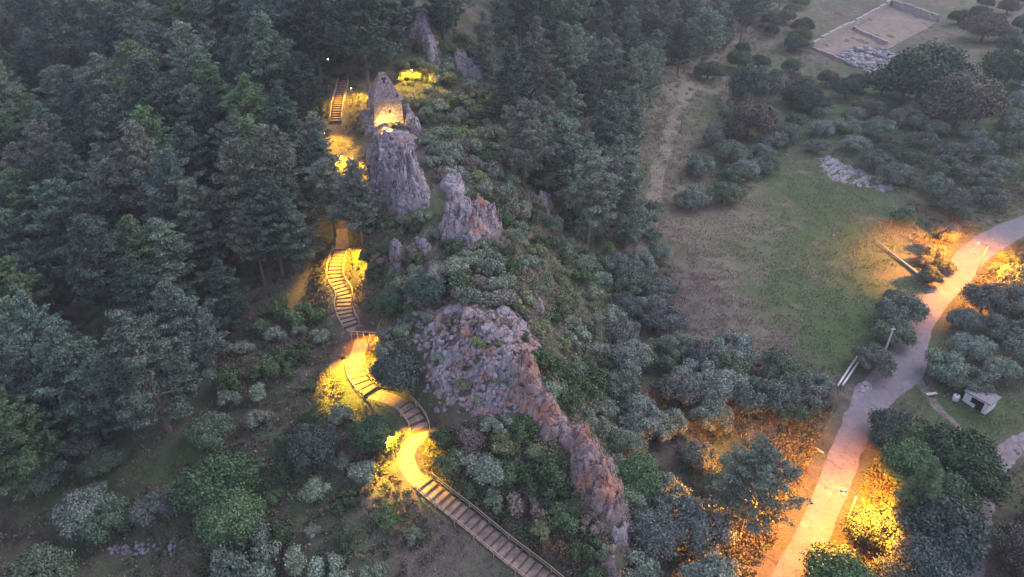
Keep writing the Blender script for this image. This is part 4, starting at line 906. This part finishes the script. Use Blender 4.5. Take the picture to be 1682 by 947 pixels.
# bare trees
for (px, py, s, lb) in [(1205,62,2.2,"bleached bare tree above the footpath in the upper middle"), (1195,195,1.6,"small bare tree by the footpath bend"), (1290,160,1.8,"leafless pale tree left of the very dark round tree"), (1110,445,1.0,"small dead branch on the left edge of the field"), (1665,775,1.6,"bare grey tree beside the dirt track at the right edge"), (1215,835,1.8,"bare tree in the orange glow near the pale logs"), (370,130,1.5,"bare branches among the pines of the upper left forest"), (720,480,1.2,"small bare tree on the ridge above the broad rock slope"), (90,500,1.8,"grey bare tree in the left forest edge")]:
    x, y, z = G(px, py); o = bpy.data.objects.new("bare_tree", random.choice(BARES)); C.objects.link(o); o.location = (x, y, z); o.scale = (s,) * 3; o.rotation_euler = (0, 0, random.uniform(0, 6)); tag(o, lb, "bare tree")

# undergrowth: far past counting, one object
def undergrowth():
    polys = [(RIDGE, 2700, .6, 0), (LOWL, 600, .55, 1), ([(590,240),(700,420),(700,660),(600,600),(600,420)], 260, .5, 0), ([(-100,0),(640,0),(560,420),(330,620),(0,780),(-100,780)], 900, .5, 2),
             ([(330,520),(560,500),(540,600),(640,790),(760,880),(640,960),(200,960),(200,820),(400,700)], 900, .42, 1), ([(1000,420),(1100,430),(1120,560),(1260,590),(1380,660),(1280,760),(1270,960),(1050,960),(1000,700)], 520, .45, 1),
             ([(1290,700),(1370,660),(1300,830),(1260,960),(1180,960),(1220,800)], 420, .5, 3), ([(1395,770),(1480,760),(1500,880),(1360,930)], 240, .5, 3), ([(1480,330),(1682,300),(1682,345),(1570,395),(1520,460),(1500,440)], 200, .45, 3), ([(1600,440),(1682,390),(1682,470),(1590,480)], 160, .5, 3),
             ([(1100,0),(1300,0),(1340,100),(1400,140),(1682,190),(1682,320),(1480,320),(1340,240),(1200,280),(1080,330),(1080,150)], 1300, .75, 0), ([(480,90),(600,90),(600,300),(500,300)], 140, .45, 0), ([(530,400),(610,400),(640,520),(600,500),(500,500)], 170, .4, 3), ([(500,560),(570,560),(560,700),(520,680)], 30, .25, 3),([(600,560),(640,560),(650,640),(610,630)], 60, .35, 3), ([(690,700),(760,740),(800,830),(740,800),(700,770)], 120, .45, 3), ([(600,720),(660,720),(680,830),(620,800)], 40, .3, 3)]
    r_ = np.random.default_rng(5); VV = []; FF = []; base = 0; CC = []
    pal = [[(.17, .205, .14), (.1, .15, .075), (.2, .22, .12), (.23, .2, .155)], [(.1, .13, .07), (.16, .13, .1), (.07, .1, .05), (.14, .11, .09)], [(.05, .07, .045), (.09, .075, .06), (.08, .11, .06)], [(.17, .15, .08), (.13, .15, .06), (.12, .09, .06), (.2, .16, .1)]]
    for poly, cnt, sz, pk in polys:
        xs = [a for a, b in poly]; ys = [b for a, b in poly]; cw = [G(a, max(b, 5)) for a, b in poly]; wx = [p[0] for p in cw]; wy = [p[1] for p in cw]
        k = cnt * 8; X = r_.uniform(min(wx), max(wx), k); Y = r_.uniform(min(wy), max(wy), k); Zh = H(X, Y); px, py = proj(X, Y, Zh + sz * .5)
        ok = inpoly(px, py, poly) & (polyline_dist(X, Y, ROADC)[0] > 3.6) & (polyline_dist(X, Y, PATHW)[0] > 1.7) & (polyline_dist(X, Y, TRACKC)[0] > 2.0)
        X = X[ok][:cnt]; Y = Y[ok][:cnt]; Zh = Zh[ok][:cnt]; m_ = 70
        s = sz * r_.uniform(.5, 1.6, len(X)); d = r_.normal(0, 1, (len(X), m_, 3)); d /= np.linalg.norm(d, axis=2, keepdims=True); d[..., 2] = np.abs(d[..., 2])
        rad = r_.uniform(.4, 1.15, (len(X), m_, 1)); lob = 1 + .35 * np.sin(d[..., :1] * 5 + X[:, None, None]) * np.cos(d[..., 1:2] * 6 + Y[:, None, None])
        Pn = np.stack([X, Y, Zh - .05], -1)[:, None] + d * rad * lob * s[:, None, None] * np.array([1.25, 1.25, 1.15]); V, Fc = leafcloud(Pn.reshape(-1, 3), d.reshape(-1, 3), .19, .9, .6, 9)
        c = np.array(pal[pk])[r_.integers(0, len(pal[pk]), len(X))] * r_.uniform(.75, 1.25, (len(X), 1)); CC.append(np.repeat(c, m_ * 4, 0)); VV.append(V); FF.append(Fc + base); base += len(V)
    return np.concatenate(VV), np.concatenate(FF), np.concatenate(CC)
def attrleaf(name, attr, spread=.35):
    m_, t, nn, l, p = newmat(name); a = N(t, "ShaderNodeAttribute", attribute_name=attr); ge = N(t, "ShaderNodeNewGeometry")
    mr = N(t, "ShaderNodeMapRange"); mr.inputs[3].default_value = 1 - spread; mr.inputs[4].default_value = 1 + spread; l.new(ge.outputs["Random Per Island"], mr.inputs[0])
    vm = N(t, "ShaderNodeVectorMath", operation='SCALE'); l.new(a.outputs[0], vm.inputs[0]); l.new(mr.outputs[0], vm.inputs[3]); l.new(vm.outputs[0], p.inputs["Base Color"])
    p.inputs["Roughness"].default_value = .7; p.inputs["Specular IOR Level"].default_value = .2; return m_
ATTRLEAF = attrleaf("undergrowth_leaf", "tone")
def coloured(name, V, Fc, CC):
    me = mesh_np(name, V, Fc); ca = me.color_attributes.new("tone", 'FLOAT_COLOR', 'POINT')
    ca.data.foreach_set("color", np.c_[CC, np.ones(len(CC))].astype(np.float32).ravel()); return me
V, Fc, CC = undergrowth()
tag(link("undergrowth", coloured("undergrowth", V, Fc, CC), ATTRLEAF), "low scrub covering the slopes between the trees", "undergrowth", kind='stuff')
# grass tufts
def grass():
    r_ = np.random.default_rng(8); k = 300000
    X = r_.uniform(-60, 125, k); Y = r_.uniform(42, 200, k); Zh = H(X, Y); px, py = proj(X, Y, Zh)
    nzv = vnoise(X / 2.2, Y / 2.2, 61) + .6 * vnoise(X / .8, Y / .8, 66)
    ok = (px > -20) & (px < 1702) & (py > 150) & (py < 967) & ~inpoly(px, py, FOREST) & (polyline_dist(X, Y, ROADC)[0] > 3.4) & (polyline_dist(X, Y, PATHW)[0] > 1.5) & (polyline_dist(X, Y, TRACKC)[0] > 1.9) & (nzv > .66)
    X, Y, Zh = X[ok], Y[ok], Zh[ok]; n_ = len(X); a = r_.uniform(0, 6.28, n_); s = r_.uniform(.1, .38, n_); w_ = r_.uniform(.05, .13, n_)
    dx = np.cos(a) * w_; dy = np.sin(a) * w_; lx = r_.normal(0, .12, n_); ly = r_.normal(0, .12, n_)
    V = np.stack([np.stack([X - dx, Y - dy, Zh - .03], -1), np.stack([X + dx, Y + dy, Zh - .03], -1), np.stack([X + lx, Y + ly, Zh + s], -1)], 1).reshape(-1, 3)
    px, py = proj(X, Y, Zh); g = np.clip(np.exp(-(((px - 1375) / 110) ** 2 + ((py - 530) / 90) ** 2)) + .5 * np.exp(-(((px - 1500) / 260) ** 2 + ((py - 200) / 90) ** 2)) + r_.uniform(-.3, .5, n_) * .8, 0, 1)[:, None]
    c = (1 - g) * np.array([.27, .235, .165]) + g * np.array([.13, .19, .085]); c = c * r_.uniform(.7, 1.25, (n_, 1))
    return V, np.arange(n_ * 3).reshape(-1, 3), np.repeat(c, 3, 0)
V, Fc, CC = grass(); tag(link("grass", coloured("grass", V, Fc, CC), ATTRLEAF), "dry and green grass tufts on the field and clearings", "grass", kind='stuff')

# ------------------------------------------------------------------ animals: two dark cows
COAT = simple("black_coat", [(.3, (.012, .01, .011)), (.7, (.03, .025, .026))], 5, .6, .1, .01)
def cow(px, py, rz, s, label, grazing):
    x, y, z = G(px, py)
    pts = {'pelvis': (-.62, 0, 1.12, .2), 'loin': (-.3, 0, 1.16, .27), 'belly': (.05, 0, 1.05, .33), 'chest': (.42, 0, 1.06, .3), 'withers': (.58, 0, 1.25, .18)}
    hx = [(.8, 0, 1.2 if grazing else 1.36, .16), (1.02, 0, .85 if grazing else 1.5, .13), (1.12, 0, .5 if grazing else 1.52, .13), (1.3, 0, .26 if grazing else 1.4, .075)]
    V = []; E = []; Rd = []
    def add(p, prev=None):
        V.append(p[:3]); Rd.append(p[3]); i = len(V) - 1
        if prev is not None: E.append((prev, i))
        return i
    a = add(pts['pelvis']); b = add(pts['loin'], a); c = add(pts['belly'], b); d = add(pts['chest'], c); e = add(pts['withers'], d); h_ = e
    for q in hx: h_ = add(q, h_)
    for sy in (-1, 1):
        k = add((-.6, .17 * sy, .88, .15), a); k = add((-.52, .18 * sy, .66, .09), k); k = add((-.7, .18 * sy, .44, .055), k); k = add((-.66, .18 * sy, .06, .05), k)
        k = add((.45, .16 * sy, .8, .12), d); k = add((.46, .17 * sy, .45, .06), k); k = add((.45, .17 * sy, .05, .05), k)
        k = add((1.0, .16 * sy, .62 if grazing else 1.6, .03), h_ - 1 if False else (7 if True else 0))
    k = add((-.84, 0, 1.1, .03), a); k = add((-.9, 0, .7, .02), k); k = add((-.9, 0, .45, .035), k)
    me = bpy.data.meshes.new("cow"); me.from_pydata(V, E, []); o = link("cow", me, COAT, None, (x, y, z)); o.rotation_euler = (0, 0, rz); o.scale = (s,) * 3
    md = o.modifiers.new("skin", 'SKIN'); md.use_smooth_shade = True
    for i, v in enumerate(me.skin_vertices[0].data if me.skin_vertices else []): v.radius = (Rd[i], Rd[i]); v.use_root = (i == 0)
    if not me.skin_vertices:
        pass
    sb = o.modifiers.new("sub", 'SUBSURF'); sb.levels = 1; sb.render_levels = 1
    return tag(o, label, "cow")
cow(998, 676, R(150), 1.0, "black cow standing on the green valley floor right of the ridge", False)
cow(1131, 747, R(185), .95, "dark grazing cow among the olive trees further right", True)

# ------------------------------------------------------------------ labels for the scattered plants
LM = {"stone tower": (635,165), "distant stair": (558,160), "long upper stair": (560,450), "round yellow bend": (580,620), "lower yellow pool": (665,750), "lowest long stair": (790,870), "tall grey crag": (650,290),
      "twin fluted outcrop": (775,370), "broad rock slope": (790,590), "red rock spine": (980,780), "field centre": (1290,430), "limestone pavement": (1400,285), "walled enclosure": (1410,60), "white hut": (1610,655),
      "lower street lamp": (1395,830), "upper street lamp": (1605,420), "two lying poles": (1395,608), "tall valley olive": (1040,580), "large clearing tree": (352,775), "photo's upper left corner": (0,0), "left edge's midpoint": (0,470),
      "photo's lower left corner": (0,947), "top edge's midpoint": (841,0), "photo's lower right corner": (1682,947), "photo's upper right corner": (1682,0), "bottom edge's midpoint": (1000,947), "broad pale valley pine": (930,100), "pale conical forest pine": (322,200)}
DIRS = ["right of", "lower right of", "below", "lower left of", "left of", "upper left of", "above", "upper right of"]
ORD = ["nearest", "second nearest", "third nearest", "fourth nearest", "fifth nearest", "sixth nearest", "seventh nearest", "eighth nearest", "ninth nearest", "tenth nearest", "eleventh nearest", "twelfth nearest", "thirteenth nearest", "fourteenth nearest", "fifteenth nearest", "sixteenth nearest", "seventeenth nearest", "eighteenth nearest", "nineteenth nearest", "twentieth nearest"]
cells = defaultdict(list)
for pl in PLACED:
    if pl[6]: continue
    r_, sp, px, py, s, wd = pl[:6]
    nm, (lx, ly) = min(LM.items(), key=lambda k: (k[1][0] - px) ** 2 + (k[1][1] - py) ** 2)
    k = int(round(math.degrees(math.atan2(py - ly, px - lx)) / 45)) % 8
    cells[(sp, wd, nm, DIRS[k])].append((math.hypot(px - lx, py - ly), r_))
GRP = {'pine': "pines", 'olive': "olive trees", 'oak': "broadleaf trees", 'shrub': "shrubs"}
for (sp, wd, nm, dr), lst in cells.items():
    lst.sort(key=lambda q: q[0]); cat = SPEC[sp][1]
    for i, (_, r_) in enumerate(lst):
        r_['label'] = f"the only {wd} {cat} {dr} the {nm}" if len(lst) == 1 else f"{ORD[min(i, 19)]} {wd} {cat} {dr} the {nm}"
        r_['group'] = f"{GRP[sp]} {dr} the {nm}"
print("COUNTS", CN, "things", len(PLACED), {s: sum(1 for p in PLACED if p[1] == s) for s in SPEC})
